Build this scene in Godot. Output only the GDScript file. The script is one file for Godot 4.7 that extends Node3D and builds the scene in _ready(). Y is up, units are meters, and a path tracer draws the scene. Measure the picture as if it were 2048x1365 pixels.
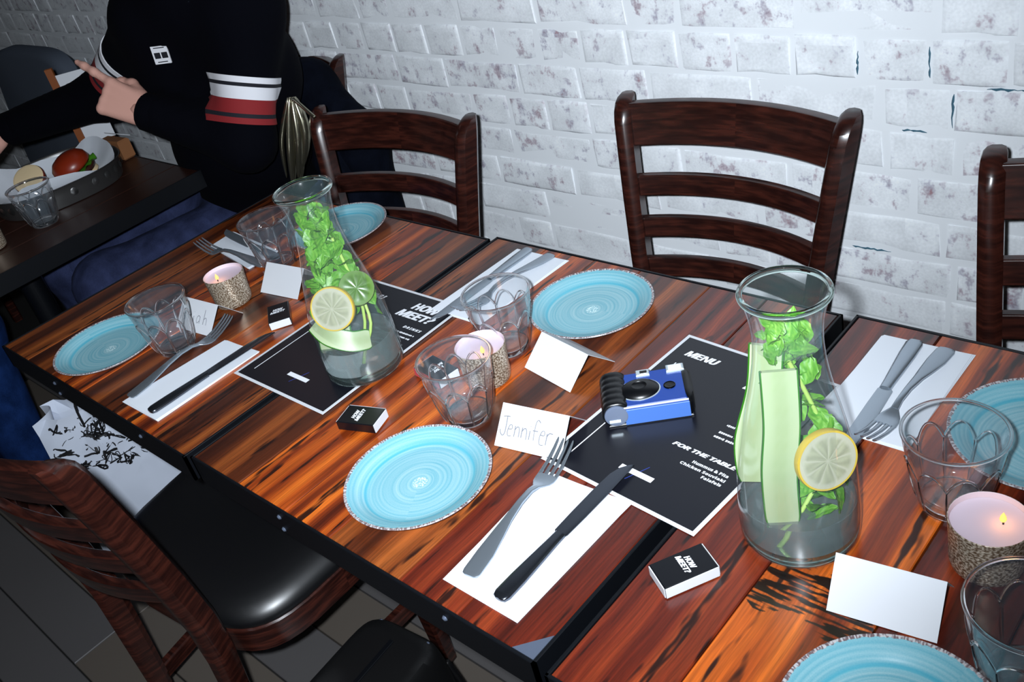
extends Node3D
# A restaurant table seen by the flash of a compact camera: white painted brick wall, three wooden tables in a row, place settings, carafes.

const TOP := 0.75            # height of the table tops
const WALL_Z := -0.43        # face of the painted brick wall
var taken := {}
var M := {}
var rng := RandomNumberGenerator.new()
var bold: FontVariation
var slant: FontVariation
var cam: Camera3D


class MB:   # collects triangles, then makes one mesh with creased normals
	var v := PackedVector3Array()
	var uv := PackedVector2Array()
	var c := PackedColorArray()
	var i := PackedInt32Array()

	func quad(a: int, b: int, d: int, e: int) -> void:
		i.append_array(PackedInt32Array([a, b, d, a, d, e]))

	func pt(p: Vector3, t := Vector2.ZERO, k := Color.WHITE) -> int:
		v.append(p); uv.append(t); c.append(k)
		return v.size() - 1

	# rows of points joined into a skin; close joins the last point of a row to its first
	func skin(rows: Array, close := true, cap0 := true, cap1 := true, uvs = null, cols = null) -> void:
		var base := v.size()
		var n: int = rows[0].size()
		for r in rows.size():
			for k in n:
				pt(rows[r][k], uvs[r][k] if uvs != null else Vector2(float(k) / n, float(r) / rows.size()), cols[r][k] if cols != null else Color.WHITE)
		for r in rows.size() - 1:
			for k in (n if close else n - 1):
				var k2 := (k + 1) % n
				quad(base + r * n + k, base + r * n + k2, base + (r + 1) * n + k2, base + (r + 1) * n + k)
		if close:
			if cap0: cap(base, n, true)
			if cap1: cap(base + (rows.size() - 1) * n, n, false)

	func cap(first: int, n: int, back: bool) -> void:
		var m := Vector3.ZERO
		var t := Vector2.ZERO
		for k in n:
			m += v[first + k]; t += uv[first + k]
		var o := pt(m / n, t / n, c[first])
		for k in n:
			var a := first + k
			var b := first + (k + 1) % n
			if back: i.append_array(PackedInt32Array([o, b, a]))
			else: i.append_array(PackedInt32Array([o, a, b]))

	func add(o: MB, t := Transform3D()) -> void:
		var base := v.size()
		for p in o.v: v.append(t * p)
		uv.append_array(o.uv); c.append_array(o.c)
		for k in o.i: i.append(base + k)

	func moved(t: Transform3D) -> MB:
		var r := MB.new(); r.add(self, t)
		return r

	func box(size: Vector3, r: float, at := Vector3.ZERO, top_uv := true) -> void:   # chamfered box
		var h := size / 2
		var rows := []
		var uvs := []
		for s in [[-h.y, r], [-h.y + r, 0.0], [h.y - r, 0.0], [h.y, r]]:
			var x: float = h.x - s[1]
			var z: float = h.z - s[1]
			var row := PackedVector3Array([Vector3(-x, s[0], -z), Vector3(x, s[0], -z), Vector3(x, s[0], z), Vector3(-x, s[0], z)])
			var u := PackedVector2Array()
			for k in 4:
				u.append(Vector2(row[k].x / size.x + 0.5, row[k].z / size.z + 0.5) if top_uv else Vector2(row[k].x + row[k].z, row[k].y))
				row[k] += at
			rows.append(row); uvs.append(u)
		skin(rows, true, true, true, uvs)

	func done(crease := 40.0, closed := true, colored := false) -> ArrayMesh:
		if closed:
			var vol := 0.0
			var mid := Vector3.ZERO
			for p in v: mid += p
			mid /= maxf(v.size(), 1)
			for k in range(0, i.size(), 3):
				vol += (v[i[k]] - mid).dot((v[i[k + 1]] - mid).cross(v[i[k + 2]] - mid))
			if vol > 0.0:
				for k in range(0, i.size(), 3):
					var s := i[k + 1]
					i[k + 1] = i[k + 2]
					i[k + 2] = s
		var ids := {}
		var at := PackedInt32Array()
		at.resize(v.size())
		for k in v.size():
			var key := v[k].snapped(Vector3.ONE * 2e-6)
			if not ids.has(key): ids[key] = ids.size()
			at[k] = ids[key]
		var fn := PackedVector3Array()
		var near := []
		near.resize(ids.size())
		for k in ids.size(): near[k] = PackedInt32Array()
		for k in range(0, i.size(), 3):
			var n := (v[i[k + 2]] - v[i[k]]).cross(v[i[k + 1]] - v[i[k]])
			fn.append(n)
			for j in 3: near[at[i[k + j]]].append(k / 3)
		var V := PackedVector3Array()
		var N := PackedVector3Array()
		var U := PackedVector2Array()
		var C := PackedColorArray()
		var I := PackedInt32Array()
		if crease >= 180.0:
			var sum := PackedVector3Array()
			sum.resize(ids.size())
			for q in ids.size():
				var s := Vector3.ZERO
				for f in near[q]: s += fn[f]
				sum[q] = s.normalized()
			V = v; U = uv; C = c; I = i
			N.resize(v.size())
			for k in v.size(): N[k] = sum[at[k]]
		else:
			var co := cos(deg_to_rad(crease))
			for k in range(0, i.size(), 3):
				var n := fn[k / 3]
				if n.length_squared() < 1e-22: continue
				var nn := n.normalized()
				for j in 3:
					var s := Vector3.ZERO
					for f in near[at[i[k + j]]]:
						if fn[f].normalized().dot(nn) > co: s += fn[f]
					V.append(v[i[k + j]]); N.append(s.normalized()); U.append(uv[i[k + j]]); C.append(c[i[k + j]])
					I.append(V.size() - 1)
		var arr := []
		arr.resize(Mesh.ARRAY_MAX)
		arr[Mesh.ARRAY_VERTEX] = V
		arr[Mesh.ARRAY_NORMAL] = N
		arr[Mesh.ARRAY_TEX_UV] = U
		if colored: arr[Mesh.ARRAY_COLOR] = C
		arr[Mesh.ARRAY_INDEX] = I
		var am := ArrayMesh.new()
		am.add_surface_from_arrays(Mesh.PRIMITIVE_TRIANGLES, arr)
		return am


# ---------------------------------------------------------------- naming and placing
func num(called: String) -> String:
	var k: int = taken.get(called, 0)
	taken[called] = k + 1
	return called if k == 0 else "%s_%03d" % [called, k]


func tag(o: Node3D, label: String, category: String, group := "") -> Node3D:
	o.set_meta("label", label)
	o.set_meta("category", category)
	if group: o.set_meta("group", group)
	elif o.has_meta("group"): o.remove_meta("group")
	return o


func thing(called: String, label: String, category: String, at := Vector3.ZERO, turn := 0.0, group := "") -> Node3D:
	var o := Node3D.new()
	o.name = num(called)
	add_child(o)
	o.position = at
	o.rotation.y = turn
	return tag(o, label, category, group)


func obj(called: String, mesh: Mesh, mat: Material, parent: Node3D = null, xf := Transform3D()) -> MeshInstance3D:
	var o := MeshInstance3D.new()
	o.mesh = mesh
	o.material_override = mat
	o.transform = xf
	if parent == null:
		o.name = num(called)
		add_child(o)
	else:
		o.name = called
		parent.add_child(o, true)
	return o


func copy(o: Node3D, label: String, at: Vector3, turn := 0.0) -> Node3D:
	var r: Node3D = o.duplicate()
	var stem := String(o.name)
	if stem.length() > 4 and stem.substr(stem.length() - 3).is_valid_int(): stem = stem.left(stem.length() - 4)
	r.name = num(stem)
	add_child(r)
	r.position = at
	r.rotation.y = turn
	r.set_meta("label", label)
	return r


func struct(called: String, mesh: Mesh, mat: Material, xf := Transform3D()) -> MeshInstance3D:
	var o := obj(called, mesh, mat, null, xf)
	o.set_meta("kind", "structure")
	return o


# ---------------------------------------------------------------- shapes
func ring(r: float, y: float, n: int, at := Vector3.ZERO) -> PackedVector3Array:
	var a := PackedVector3Array()
	for k in n:
		a.append(at + Vector3(r * cos(TAU * k / n), y, r * sin(TAU * k / n)))
	return a


func lathe(profile: Array, n := 48, cap0 := true, cap1 := true) -> MB:
	var m := MB.new()
	var rows := []
	for p in profile: rows.append(ring(maxf(p[0], 1e-5), p[1], n))
	m.skin(rows, true, cap0, cap1)
	return m


func oval(c: Vector3, r: Vector3, u: Vector3, a: float, b: float, n := 12, e := 1.0) -> PackedVector3Array:   # superellipse section; e below 1 is squarer
	var row := PackedVector3Array()
	for k in n:
		var t := TAU * (k + 0.5) / n
		var x := signf(cos(t)) * pow(absf(cos(t)), e)
		var y := signf(sin(t)) * pow(absf(sin(t)), e)
		row.append(c + r * (a * x) + u * (b * y))
	return row


func tube(pts: Array, radii, n := 10, m: MB = null, flat := 1.0) -> MB:
	if m == null: m = MB.new()
	var rows := []
	var up := Vector3.UP
	var d0: Vector3 = (pts[1] - pts[0]).normalized()
	if absf(d0.dot(up)) > 0.9: up = Vector3.RIGHT
	var r := d0.cross(up).normalized()
	for k in pts.size():
		var d: Vector3 = (pts[mini(k + 1, pts.size() - 1)] - pts[maxi(k - 1, 0)]).normalized()
		r = (r - d * r.dot(d)).normalized()
		var u := r.cross(d)
		var rad: float = radii[k] if radii is Array else radii
		rows.append(oval(pts[k], r, u, rad, rad * flat, n))
	m.skin(rows)
	return m


func bezier(pts: Array, n: int) -> Array:   # smooth curve through the points
	var out := []
	for k in n + 1:
		var t := float(k) / n * (pts.size() - 1)
		var s := mini(int(t), pts.size() - 2)
		var f := t - s
		out.append(pts[s].cubic_interpolate(pts[s + 1], pts[maxi(s - 1, 0)], pts[mini(s + 2, pts.size() - 1)], f))
	return out


func bar(a: Vector3, b: Vector3, w: float, h: float, bev := 0.15, side := Vector3.ZERO) -> MB:   # straight member from a to b with chamfered edges
	var m := MB.new()
	var d := (b - a).normalized()
	var r := side if side != Vector3.ZERO else (d.cross(Vector3.UP) if absf(d.y) < 0.9 else d.cross(Vector3.BACK)).normalized()
	r = (r - d * r.dot(d)).normalized()
	var u := r.cross(d)
	m.skin([chamfered(a, r, u, w / 2, h / 2, bev), chamfered(b, r, u, w / 2, h / 2, bev)])
	return m


func chamfered(c: Vector3, r: Vector3, u: Vector3, a: float, b: float, bev: float) -> PackedVector3Array:
	var q := minf(a, b) * 2.0 * bev
	var row := PackedVector3Array()
	for p in [[-a + q, -b], [a - q, -b], [a, -b + q], [a, b - q], [a - q, b], [-a + q, b], [-a, b - q], [-a, -b + q]]:
		row.append(c + r * p[0] + u * p[1])
	return row


func slab(outline: PackedVector2Array, y0: float, y1: float, bev := 0.0) -> MB:   # an outline in x and z, given a thickness
	var m := MB.new()
	var mid := Vector2.ZERO
	for p in outline: mid += p
	mid /= outline.size()
	var rows := []
	for s in ([[y0, bev], [y0 + bev, 0.0], [y1 - bev, 0.0], [y1, bev]] if bev > 0.0 else [[y0, 0.0], [y1, 0.0]]):
		var row := PackedVector3Array()
		for p in outline:
			var q: Vector2 = p + (mid - p).normalized() * s[1]
			row.append(Vector3(q.x, s[0], q.y))
		rows.append(row)
	m.skin(rows, true, false, false)
	var n := outline.size()
	var tri := Geometry2D.triangulate_polygon(outline)
	var lower := 0
	var upper := (rows.size() - 1) * n
	for k in range(0, tri.size(), 3):
		m.i.append_array(PackedInt32Array([lower + tri[k], lower + tri[k + 1], lower + tri[k + 2], upper + tri[k], upper + tri[k + 2], upper + tri[k + 1]]))
	# the two caps have to run against each other whichever way the outline runs
	var a := m.v[m.i[0]]
	var side := (m.v[m.i[1]] - a).cross(m.v[m.i[2]] - a)
	var first := rows.size() - 1
	var out := Vector3(m.v[m.i[0]].x - mid.x, 0, m.v[m.i[0]].z - mid.y)
	var capn := (m.v[lower + tri[1]] - m.v[lower + tri[0]]).cross(m.v[lower + tri[2]] - m.v[lower + tri[0]])
	if (side.dot(out) > 0) != (capn.y < 0) and first > 0:
		for k in range(m.i.size() - tri.size() * 2, m.i.size(), 3):
			var s := m.i[k + 1]
			m.i[k + 1] = m.i[k + 2]
			m.i[k + 2] = s
	return m


func seg_dist(p: Vector3, c: Array) -> float:
	var ab: Vector3 = c[1] - c[0]
	var t := clampf((p - c[0]).dot(ab) / maxf(ab.length_squared(), 1e-9), 0.0, 1.0)
	return (p - c[0] - ab * t).length() - lerpf(c[2], c[3], t)


func field(caps: Array, k: float, p: Vector3) -> float:
	var d := 1e3
	for c in caps:
		var e := seg_dist(p, c)
		var h := maxf(k - absf(d - e), 0.0) / k
		d = minf(d, e) - h * h * k * 0.25
	return d


# tapered capsules [from, to, radius, radius] melted together and meshed as surface nets; cuts are planes [normal, distance] that open a sleeve or a hem
func nets(caps: Array, k: float, cell: float, cuts := []) -> MB:
	var lo := Vector3.ONE * 1e9
	var hi := -lo
	for c in caps:
		for e in 2:
			var r: float = c[2 + e] + cell * 2.5 + k * 0.3
			lo = lo.min(c[e] - Vector3.ONE * r)
			hi = hi.max(c[e] + Vector3.ONE * r)
	var n := Vector3i(((hi - lo) / cell).ceil()) + Vector3i.ONE
	var f := PackedFloat32Array()
	f.resize(n.x * n.y * n.z)
	f.fill(1.0)
	for c in caps:
		var m: float = maxf(c[2], c[3]) + k + cell * 2.0
		var a := Vector3i((((c[0] as Vector3).min(c[1]) - lo - Vector3.ONE * m) / cell).floor()).clamp(Vector3i.ZERO, n - Vector3i.ONE)
		var b := Vector3i((((c[0] as Vector3).max(c[1]) - lo + Vector3.ONE * m) / cell).ceil()).clamp(Vector3i.ZERO, n - Vector3i.ONE)
		var c0: Vector3 = c[0]
		var ab: Vector3 = c[1] - c[0]
		var inv := 1.0 / maxf(ab.length_squared(), 1e-9)
		var ra: float = c[2]
		var rb: float = c[3]
		for z in range(a.z, b.z + 1):
			for y in range(a.y, b.y + 1):
				var at := (z * n.y + y) * n.x
				for x in range(a.x, b.x + 1):
					var p := lo + Vector3(x, y, z) * cell - c0
					var t := clampf(p.dot(ab) * inv, 0.0, 1.0)
					var e := (p - ab * t).length() - ra - (rb - ra) * t
					var d := f[at + x]
					var h := maxf(k - absf(d - e), 0.0) / k
					f[at + x] = minf(d, e) - h * h * k * 0.25
	for q in cuts:
		var at := 0
		for z in n.z:
			for y in n.y:
				for x in n.x:
					var e: float = (q[0] as Vector3).dot(lo + Vector3(x, y, z) * cell) - q[1]
					if e > f[at]: f[at] = e
					at += 1
	var out := MB.new()
	var ids := {}
	var corner := [0, 1, n.x, n.x + 1, n.x * n.y, n.x * n.y + 1, n.x * n.y + n.x, n.x * n.y + n.x + 1]
	var edges := [[0, 1], [2, 3], [4, 5], [6, 7], [0, 2], [1, 3], [4, 6], [5, 7], [0, 4], [1, 5], [2, 6], [3, 7]]
	for z in n.z - 1:
		for y in n.y - 1:
			var at := (z * n.y + y) * n.x
			for x in n.x - 1:
				var s := 0
				for q in 8:
					if f[at + x + corner[q]] < 0.0: s += 1
				if s == 0 or s == 8: continue
				var sum := Vector3.ZERO
				var hits := 0
				for e in edges:
					var d0 := f[at + x + corner[e[0]]]
					var d1 := f[at + x + corner[e[1]]]
					if (d0 < 0.0) == (d1 < 0.0): continue
					var t := d0 / (d0 - d1)
					var p0 := Vector3(e[0] & 1, (e[0] >> 1) & 1, e[0] >> 2)
					var p1 := Vector3(e[1] & 1, (e[1] >> 1) & 1, e[1] >> 2)
					sum += p0.lerp(p1, t)
					hits += 1
				ids[at + x] = out.pt(lo + (Vector3(x, y, z) + sum / hits) * cell)
	var dx := 1
	var dy := n.x
	var dz := n.x * n.y
	for key in ids:
		for e in [[dx, dy, dz], [dy, dz, dx], [dz, dx, dy]]:
			var a: float = f[key]
			var b: float = f[key + e[0]]
			if (a < 0.0) == (b < 0.0): continue
			var q := [key, key - e[1], key - e[1] - e[2], key - e[2]]
			if not (ids.has(q[1]) and ids.has(q[2]) and ids.has(q[3])): continue
			if a < 0.0: out.quad(ids[q[0]], ids[q[1]], ids[q[2]], ids[q[3]])
			else: out.quad(ids[q[0]], ids[q[3]], ids[q[2]], ids[q[1]])
	return out


# ---------------------------------------------------------------- materials and textures
func mat(called: String, albedo: Color, rough := 0.6, metal := 0.0) -> StandardMaterial3D:
	var m := StandardMaterial3D.new()
	m.resource_name = called
	m.albedo_color = albedo
	m.roughness = rough
	m.metallic = metal
	M[called] = m
	return m


func noise(s: int, freq: float, octaves := 3) -> FastNoiseLite:
	var n := FastNoiseLite.new()
	n.seed = s
	n.frequency = freq
	n.fractal_octaves = octaves
	return n


func picture(w: int, h: int, paint: Callable) -> ImageTexture:
	var d := PackedByteArray()
	d.resize(w * h * 3)
	var at := 0
	for y in h:
		for x in w:
			var k: Color = paint.call(x, y)
			d[at] = int(clampf(k.r, 0, 1) * 255.0)
			d[at + 1] = int(clampf(k.g, 0, 1) * 255.0)
			d[at + 2] = int(clampf(k.b, 0, 1) * 255.0)
			at += 3
	return ImageTexture.create_from_image(Image.create_from_data(w, h, false, Image.FORMAT_RGB8, d))


func plank_picture(s: int, saw: float, knots: Array) -> ImageTexture:
	var tone := noise(s, 0.012, 2)
	var grain := noise(s + 50, 0.09, 2)
	var dark := noise(s + 90, 0.02, 3)
	var fleck := noise(s + 120, 0.05, 2)
	var v := (s - 3) / 13
	var warm: float = [0.1, 0.05, -0.1, 0.1, -0.1, 0.05, 0.15][v]
	var tone_of: int = [0, 1, 2, 0, 1, 2, 0][v]      # orange, red or brown timber
	var hi: Color = [Color(0.79, 0.4, 0.12), Color(0.53, 0.225, 0.1), Color(0.58, 0.31, 0.13)][tone_of]
	var mid: Color = [Color(0.54, 0.215, 0.058), Color(0.37, 0.12, 0.058), Color(0.38, 0.175, 0.07)][tone_of]
	var low: Color = [Color(0.26, 0.085, 0.03), Color(0.215, 0.06, 0.034), Color(0.19, 0.075, 0.035)][tone_of]
	return picture(160, 800, func(x: int, y: int):
		var bend := 3.0 * sin(y * 0.005 + s) + tone.get_noise_2d(y * 0.25, 7.0) * 6.0
		for q in knots:
			var dy: float = (y - q.y) / 60.0
			bend += (14.0 if x > q.x else -14.0) * exp(-dy * dy) * exp(-absf(x - q.x) / 40.0)
		var a: float = tone.get_noise_2d((x + bend) * 1.3, y * 0.06) * 0.85 + 0.5 + warm
		var b := grain.get_noise_2d((x + bend) * 2.0, y * 0.045) * 0.55 + fleck.get_noise_2d((x + bend) * 9.0, y * 0.3) * 0.4
		var k := low.lerp(mid, clampf(a * 1.7, 0, 1)).lerp(hi, clampf(a * 1.5 - 0.7, 0, 1))
		k *= 1.0 + b * 0.34
		var d: float = dark.get_noise_2d((x + bend) * 1.3, y * 0.055 + 300.0) + 0.32 * fleck.get_noise_2d(x * 1.2, y * 0.3)
		k = k.lerp(Color(0.085, 0.03, 0.02), clampf((d - 0.34 + warm * 0.3) * 4.0, 0, 0.85))
		if saw > 0.0 and absf(y - saw) < 44.0 + 10.0 * sin(x * 0.07):
			var c := fleck.get_noise_2d(x * 0.25 + y * 0.2, y * 2.2)
			k = k.lerp(Color(0.05, 0.025, 0.02), clampf(c * 5.0 + 0.55, 0, 0.9))
		for q in knots:
			var r := Vector2(x - q.x, (y - q.y) * 0.55).length()
			k = k.lerp(Color(0.2, 0.06, 0.02), clampf(1.3 - absf(r - 7.0) * 0.35, 0, 0.85))
		return k)


func brick_picture(s: int, worn: float) -> ImageTexture:
	var big := noise(s, 0.011, 3)
	var mid := noise(s + 1, 0.03, 4)
	var fine := noise(s + 2, 0.16, 3)
	var drip := noise(s + 3, 0.04, 3)
	return picture(512, 512, func(x: int, y: int):
		var paint := Color(0.93, 0.945, 0.96) * (1.0 + 0.07 * big.get_noise_2d(x, y) + 0.05 * fine.get_noise_2d(x, y))
		var a: float = mid.get_noise_2d(x, y) + 0.45 * fine.get_noise_2d(x, y) + 0.55 * big.get_noise_2d(x + 900, y) + 0.35 * drip.get_noise_2d(x * 2.2, y * 0.5)
		var thin := Color(0.66, 0.65, 0.71).lerp(Color(0.66, 0.59, 0.63), clampf(big.get_noise_2d(x, y + 400) * 2.0 + 0.4, 0, 1))
		var k := paint.lerp(thin, clampf((a + worn - 0.22) * 1.5, 0, 0.75))
		var bare := Color(0.55, 0.48, 0.53).lerp(Color(0.6, 0.4, 0.42), clampf(drip.get_noise_2d(x, y) * 2.5, 0, 1))
		return k.lerp(bare, clampf((a + worn - 0.82) * 2.4, 0, 0.6)))


func glaze_picture() -> ImageTexture:
	var n := noise(5, 0.02, 3)
	var f := noise(6, 0.2, 2)
	return picture(512, 512, func(x: int, y: int):
		var p := Vector2(x - 255.5, y - 255.5)
		var r := p.length() / 255.5
		var t := p.angle()
		var swirl := r * 46.0 + t / TAU * 3.0
		var a := n.get_noise_2d(swirl * 22.0, sin(t) * 14.0 + 60.0) * 0.9 + 0.25 * f.get_noise_2d(x, y)
		var k := Color(0.4, 0.64, 0.7).lerp(Color(0.6, 0.74, 0.77), clampf(a * 0.7 + 0.35 + 0.25 * (1.0 - r), 0, 1))
		k = k.lerp(Color(0.2, 0.6, 0.7), clampf((0.03 - absf(r - 0.73)) * 22.0, 0, 0.5))
		if r < 0.1: k = k.lerp(Color(0.9, 0.97, 0.97), clampf(f.get_noise_2d(x * 0.5, y * 0.5) * 3.0, 0, 0.8))
		if r > 0.955 + 0.012 * f.get_noise_2d(t * 60.0, 3.0):
			var s := f.get_noise_2d(t * 150.0, r * 60.0)
			k = Color(0.42, 0.36, 0.37).lerp(Color(0.72, 0.71, 0.72), clampf(s * 1.6 + 0.5, 0, 1))
		return k)


func make_materials() -> void:
	var wood_pictures := []
	var knots := [[], [Vector2(120, 150)], [], [Vector2(40, 620), Vector2(110, 640)], [Vector2(60, 300)], [], []]
	for s in 7: wood_pictures.append(plank_picture(s * 13 + 3, 545.0 if s == 6 else 0.0, knots[s]))
	for s in 7:
		var m := mat("reclaimed_wood_%d" % s, Color.WHITE, 0.3)
		m.albedo_texture = wood_pictures[s]
		m.clearcoat_enabled = true
		m.clearcoat = 0.5
		m.clearcoat_roughness = 0.22
	for s in 3:
		var m := mat("painted_brick_%d" % s, Color.WHITE, 0.75)
		m.albedo_texture = brick_picture(31 + s * 7, [-0.16, 0.02, 0.2][s])
		m.uv1_triplanar = true
		m.uv1_world_triplanar = true
		m.uv1_scale = Vector3.ONE * [1.7, 2.1, 1.9][s]
		m.uv1_offset = Vector3(0.13, 0.41, 0.27) * (s + 1)
		m.heightmap_enabled = true
		m.heightmap_scale = 0.08
		m.heightmap_texture = m.albedo_texture
	mat("brick_joint", Color(0.93, 0.945, 0.96), 0.85)
	mat("joint_crack", Color(0.25, 0.4, 0.47), 0.9)
	var g := mat("turquoise_glaze", Color.WHITE, 0.22)
	g.albedo_texture = glaze_picture()
	mat("plate_underside", Color(0.86, 0.86, 0.87), 0.4)
	var gn := noise(77, 0.03, 2)
	var ch := noise(78, 0.2, 2)
	var cw := mat("espresso_wood", Color.WHITE, 0.26)
	cw.albedo_texture = picture(256, 256, func(x: int, y: int):
		var a := gn.get_noise_2d(x * 0.5, y * 3.0) + 0.6 * ch.get_noise_2d(x * 0.12, y * 1.4)
		return Color(0.12, 0.05, 0.04).lerp(Color(0.27, 0.125, 0.092), clampf(a * 0.9 + 0.42, 0, 1)))
	cw.uv1_triplanar = true
	cw.uv1_scale = Vector3.ONE * 3.0
	cw.clearcoat_enabled = true
	cw.clearcoat = 0.35
	cw.clearcoat_roughness = 0.2
	mat("black_vinyl", Color(0.03, 0.032, 0.042), 0.4)
	M.black_vinyl.metallic_specular = 0.75
	mat("black_steel", Color(0.045, 0.055, 0.075), 0.4, 0.35)
	mat("bright_steel", Color(0.42, 0.46, 0.54), 0.35, 0.6)
	mat("cutlery_steel", Color(0.64, 0.68, 0.72), 0.24, 0.8)
	mat("knife_steel", Color(0.4, 0.42, 0.46), 0.2, 0.95)
	mat("paper_white", Color(0.85, 0.87, 0.9), 0.8)
	mat("card_white", Color(0.8, 0.81, 0.83), 0.7)
	mat("pencil_grey", Color(0.46, 0.47, 0.5), 0.8)
	mat("menu_black", Color(0.06, 0.065, 0.095), 0.3)
	mat("print_white", Color(0.9, 0.91, 0.93), 0.5)
	mat("print_blue", Color(0.18, 0.26, 0.62), 0.5)
	mat("box_black", Color(0.05, 0.055, 0.075), 0.28)
	mat("striker_red", Color(0.72, 0.25, 0.27), 0.7)
	mat("camera_blue", Color(0.1, 0.24, 0.55), 0.4)
	mat("camera_light_blue", Color(0.27, 0.43, 0.72), 0.45)
	mat("camera_black", Color(0.03, 0.034, 0.045), 0.32)
	mat("camera_grey", Color(0.38, 0.42, 0.5), 0.4)
	mat("camera_silver", Color(0.72, 0.76, 0.78), 0.25, 0.4)
	mat("lens_glass", Color(0.012, 0.014, 0.02), 0.06)
	var gl := mat("clear_glass", Color(1, 1, 1, 0.0), 0.0)
	gl.refraction_enabled = true
	gl.refraction_scale = 0.05
	var gr := mat("green_glass", Color(0.9, 0.98, 0.95, 0.0), 0.0)
	gr.refraction_enabled = true
	gr.refraction_scale = 0.05
	var tg := mat("tumbler_glass", Color(0.75, 0.87, 0.96, 0.014), 0.09)
	tg.transparency = BaseMaterial3D.TRANSPARENCY_ALPHA
	var wa := mat("water", Color(0.7, 0.76, 0.76, 0.12), 0.0)
	wa.refraction_enabled = true
	wa.refraction_scale = 0.033
	var th := mat("thin_glass", Color(0.75, 0.88, 0.88, 0.03), 0.1)
	th.transparency = BaseMaterial3D.TRANSPARENCY_ALPHA
	var mg := noise(91, 0.09, 3)
	var mh := noise(92, 0.25, 2)
	var mercury := mat("mercury_gold", Color.WHITE, 0.32, 0.5)
	mercury.albedo_texture = picture(256, 128, func(x: int, y: int):
		var a := mg.get_noise_2d(x * 2.4, y * 1.6) + 0.6 * mh.get_noise_2d(x, y)
		return Color(0.42, 0.34, 0.26).lerp(Color(0.82, 0.77, 0.7), clampf(a * 1.8 + 0.55, 0, 1)))
	mercury.heightmap_enabled = true
	mercury.heightmap_scale = 0.05
	mercury.heightmap_texture = mercury.albedo_texture
	mat("frosted_inside", Color(0.78, 0.74, 0.79), 0.5)
	mat("candle_wax", Color(0.76, 0.72, 0.78), 0.5)
	var fl := mat("candle_flame", Color(1.0, 0.75, 0.4), 0.5)
	fl.emission_enabled = true
	fl.emission = Color(1.0, 0.66, 0.3)
	fl.emission_energy_multiplier = 1.6
	var leaf := mat("mint_leaf", Color.WHITE, 0.45)
	leaf.vertex_color_use_as_albedo = true
	leaf.backlight_enabled = true
	leaf.backlight = Color(0.3, 0.5, 0.1)
	var fruit := mat("cut_fruit", Color.WHITE, 0.35)
	fruit.vertex_color_use_as_albedo = true
	mat("lemon_rind", Color(0.72, 0.62, 0.24), 0.4)
	var lime := mat("lime_flesh", Color(0.5, 0.7, 0.33), 0.3)
	lime.vertex_color_use_as_albedo = true
	mat("lime_rind", Color(0.3, 0.42, 0.12), 0.35)
	mat("mint_stem", Color(0.62, 0.74, 0.36), 0.5)
	mat("skin", Color(0.82, 0.62, 0.56), 0.5)
	var kn := noise(13, 0.3, 2)
	for e in [["black_knit", Color(0.02, 0.022, 0.045)], ["denim", Color(0.21, 0.24, 0.37)], ["bright_denim", Color(0.1, 0.2, 0.4)], ["navy_cloth", Color(0.05, 0.065, 0.11)], ["grey_cloth", Color(0.34, 0.37, 0.42)]]:
		var m := mat(e[0], e[1], 0.9)
		m.rim_enabled = true
		m.metallic_specular = 0.15
		m.rim = 0.02
	var dn := noise(14, 0.02, 3)
	var denim_picture := picture(256, 256, func(x: int, y: int):
		var a := dn.get_noise_2d(x, y * 0.6) * 0.5 + kn.get_noise_2d(x * 2.0, y * 0.4) * 0.2
		return Color.WHITE * (0.82 + a * 0.6))
	for e in ["denim", "bright_denim", "navy_cloth"]:
		M[e].albedo_texture = denim_picture
		M[e].uv1_triplanar = true
		M[e].uv1_scale = Vector3.ONE * 4.0
	mat("stripe_white", Color(0.86, 0.86, 0.88), 0.85)
	mat("stripe_navy", Color(0.03, 0.04, 0.09), 0.85)
	mat("stripe_red", Color(0.5, 0.08, 0.1), 0.85)
	mat("hair_brown", Color(0.09, 0.05, 0.03), 0.6)
	mat("eye_white", Color(0.85, 0.85, 0.85), 0.2)
	mat("lip", Color(0.55, 0.27, 0.25), 0.5)
	mat("silver_lame", Color(0.62, 0.6, 0.52), 0.24, 0.95)
	mat("bag_white", Color(0.84, 0.87, 0.93), 0.6)
	mat("ink_black", Color(0.05, 0.055, 0.07), 0.6)
	mat("black_leather", Color(0.025, 0.025, 0.03), 0.5)
	mat("dark_table_wood", Color(0.17, 0.075, 0.04), 0.4)
	mat("tray_steel", Color(0.5, 0.5, 0.5), 0.3, 0.9)
	mat("bread_crust", Color(0.5, 0.15, 0.06), 0.35)
	mat("bread_crumb", Color(0.85, 0.76, 0.6), 0.8)
	mat("lettuce", Color(0.25, 0.5, 0.1), 0.5)
	mat("meat_brown", Color(0.2, 0.08, 0.04), 0.5)
	mat("kraft_paper", Color(0.5, 0.32, 0.18), 0.8)
	mat("grey_floor", Color(0.34, 0.33, 0.33), 0.55)
	mat("grey_floor_warm", Color(0.36, 0.33, 0.3), 0.6)
	mat("floor_gap", Color(0.05, 0.045, 0.04), 0.9)
	mat("room_paint", Color(0.3, 0.29, 0.28), 0.9)
	mat("ceiling_paint", Color(0.35, 0.35, 0.35), 0.9)
	mat("olive_cloth", Color(0.3, 0.27, 0.19), 0.9)
	mat("oak", Color(0.5, 0.26, 0.09), 0.5)
	var f := SystemFont.new()
	f.font_names = PackedStringArray(["Droid Sans"])
	f.font_weight = 700
	bold = FontVariation.new()
	bold.base_font = f
	slant = FontVariation.new()
	slant.base_font = f
	slant.variation_transform = Transform2D(Vector2(1.12, 0.28), Vector2(0, 1), Vector2.ZERO)


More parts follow.
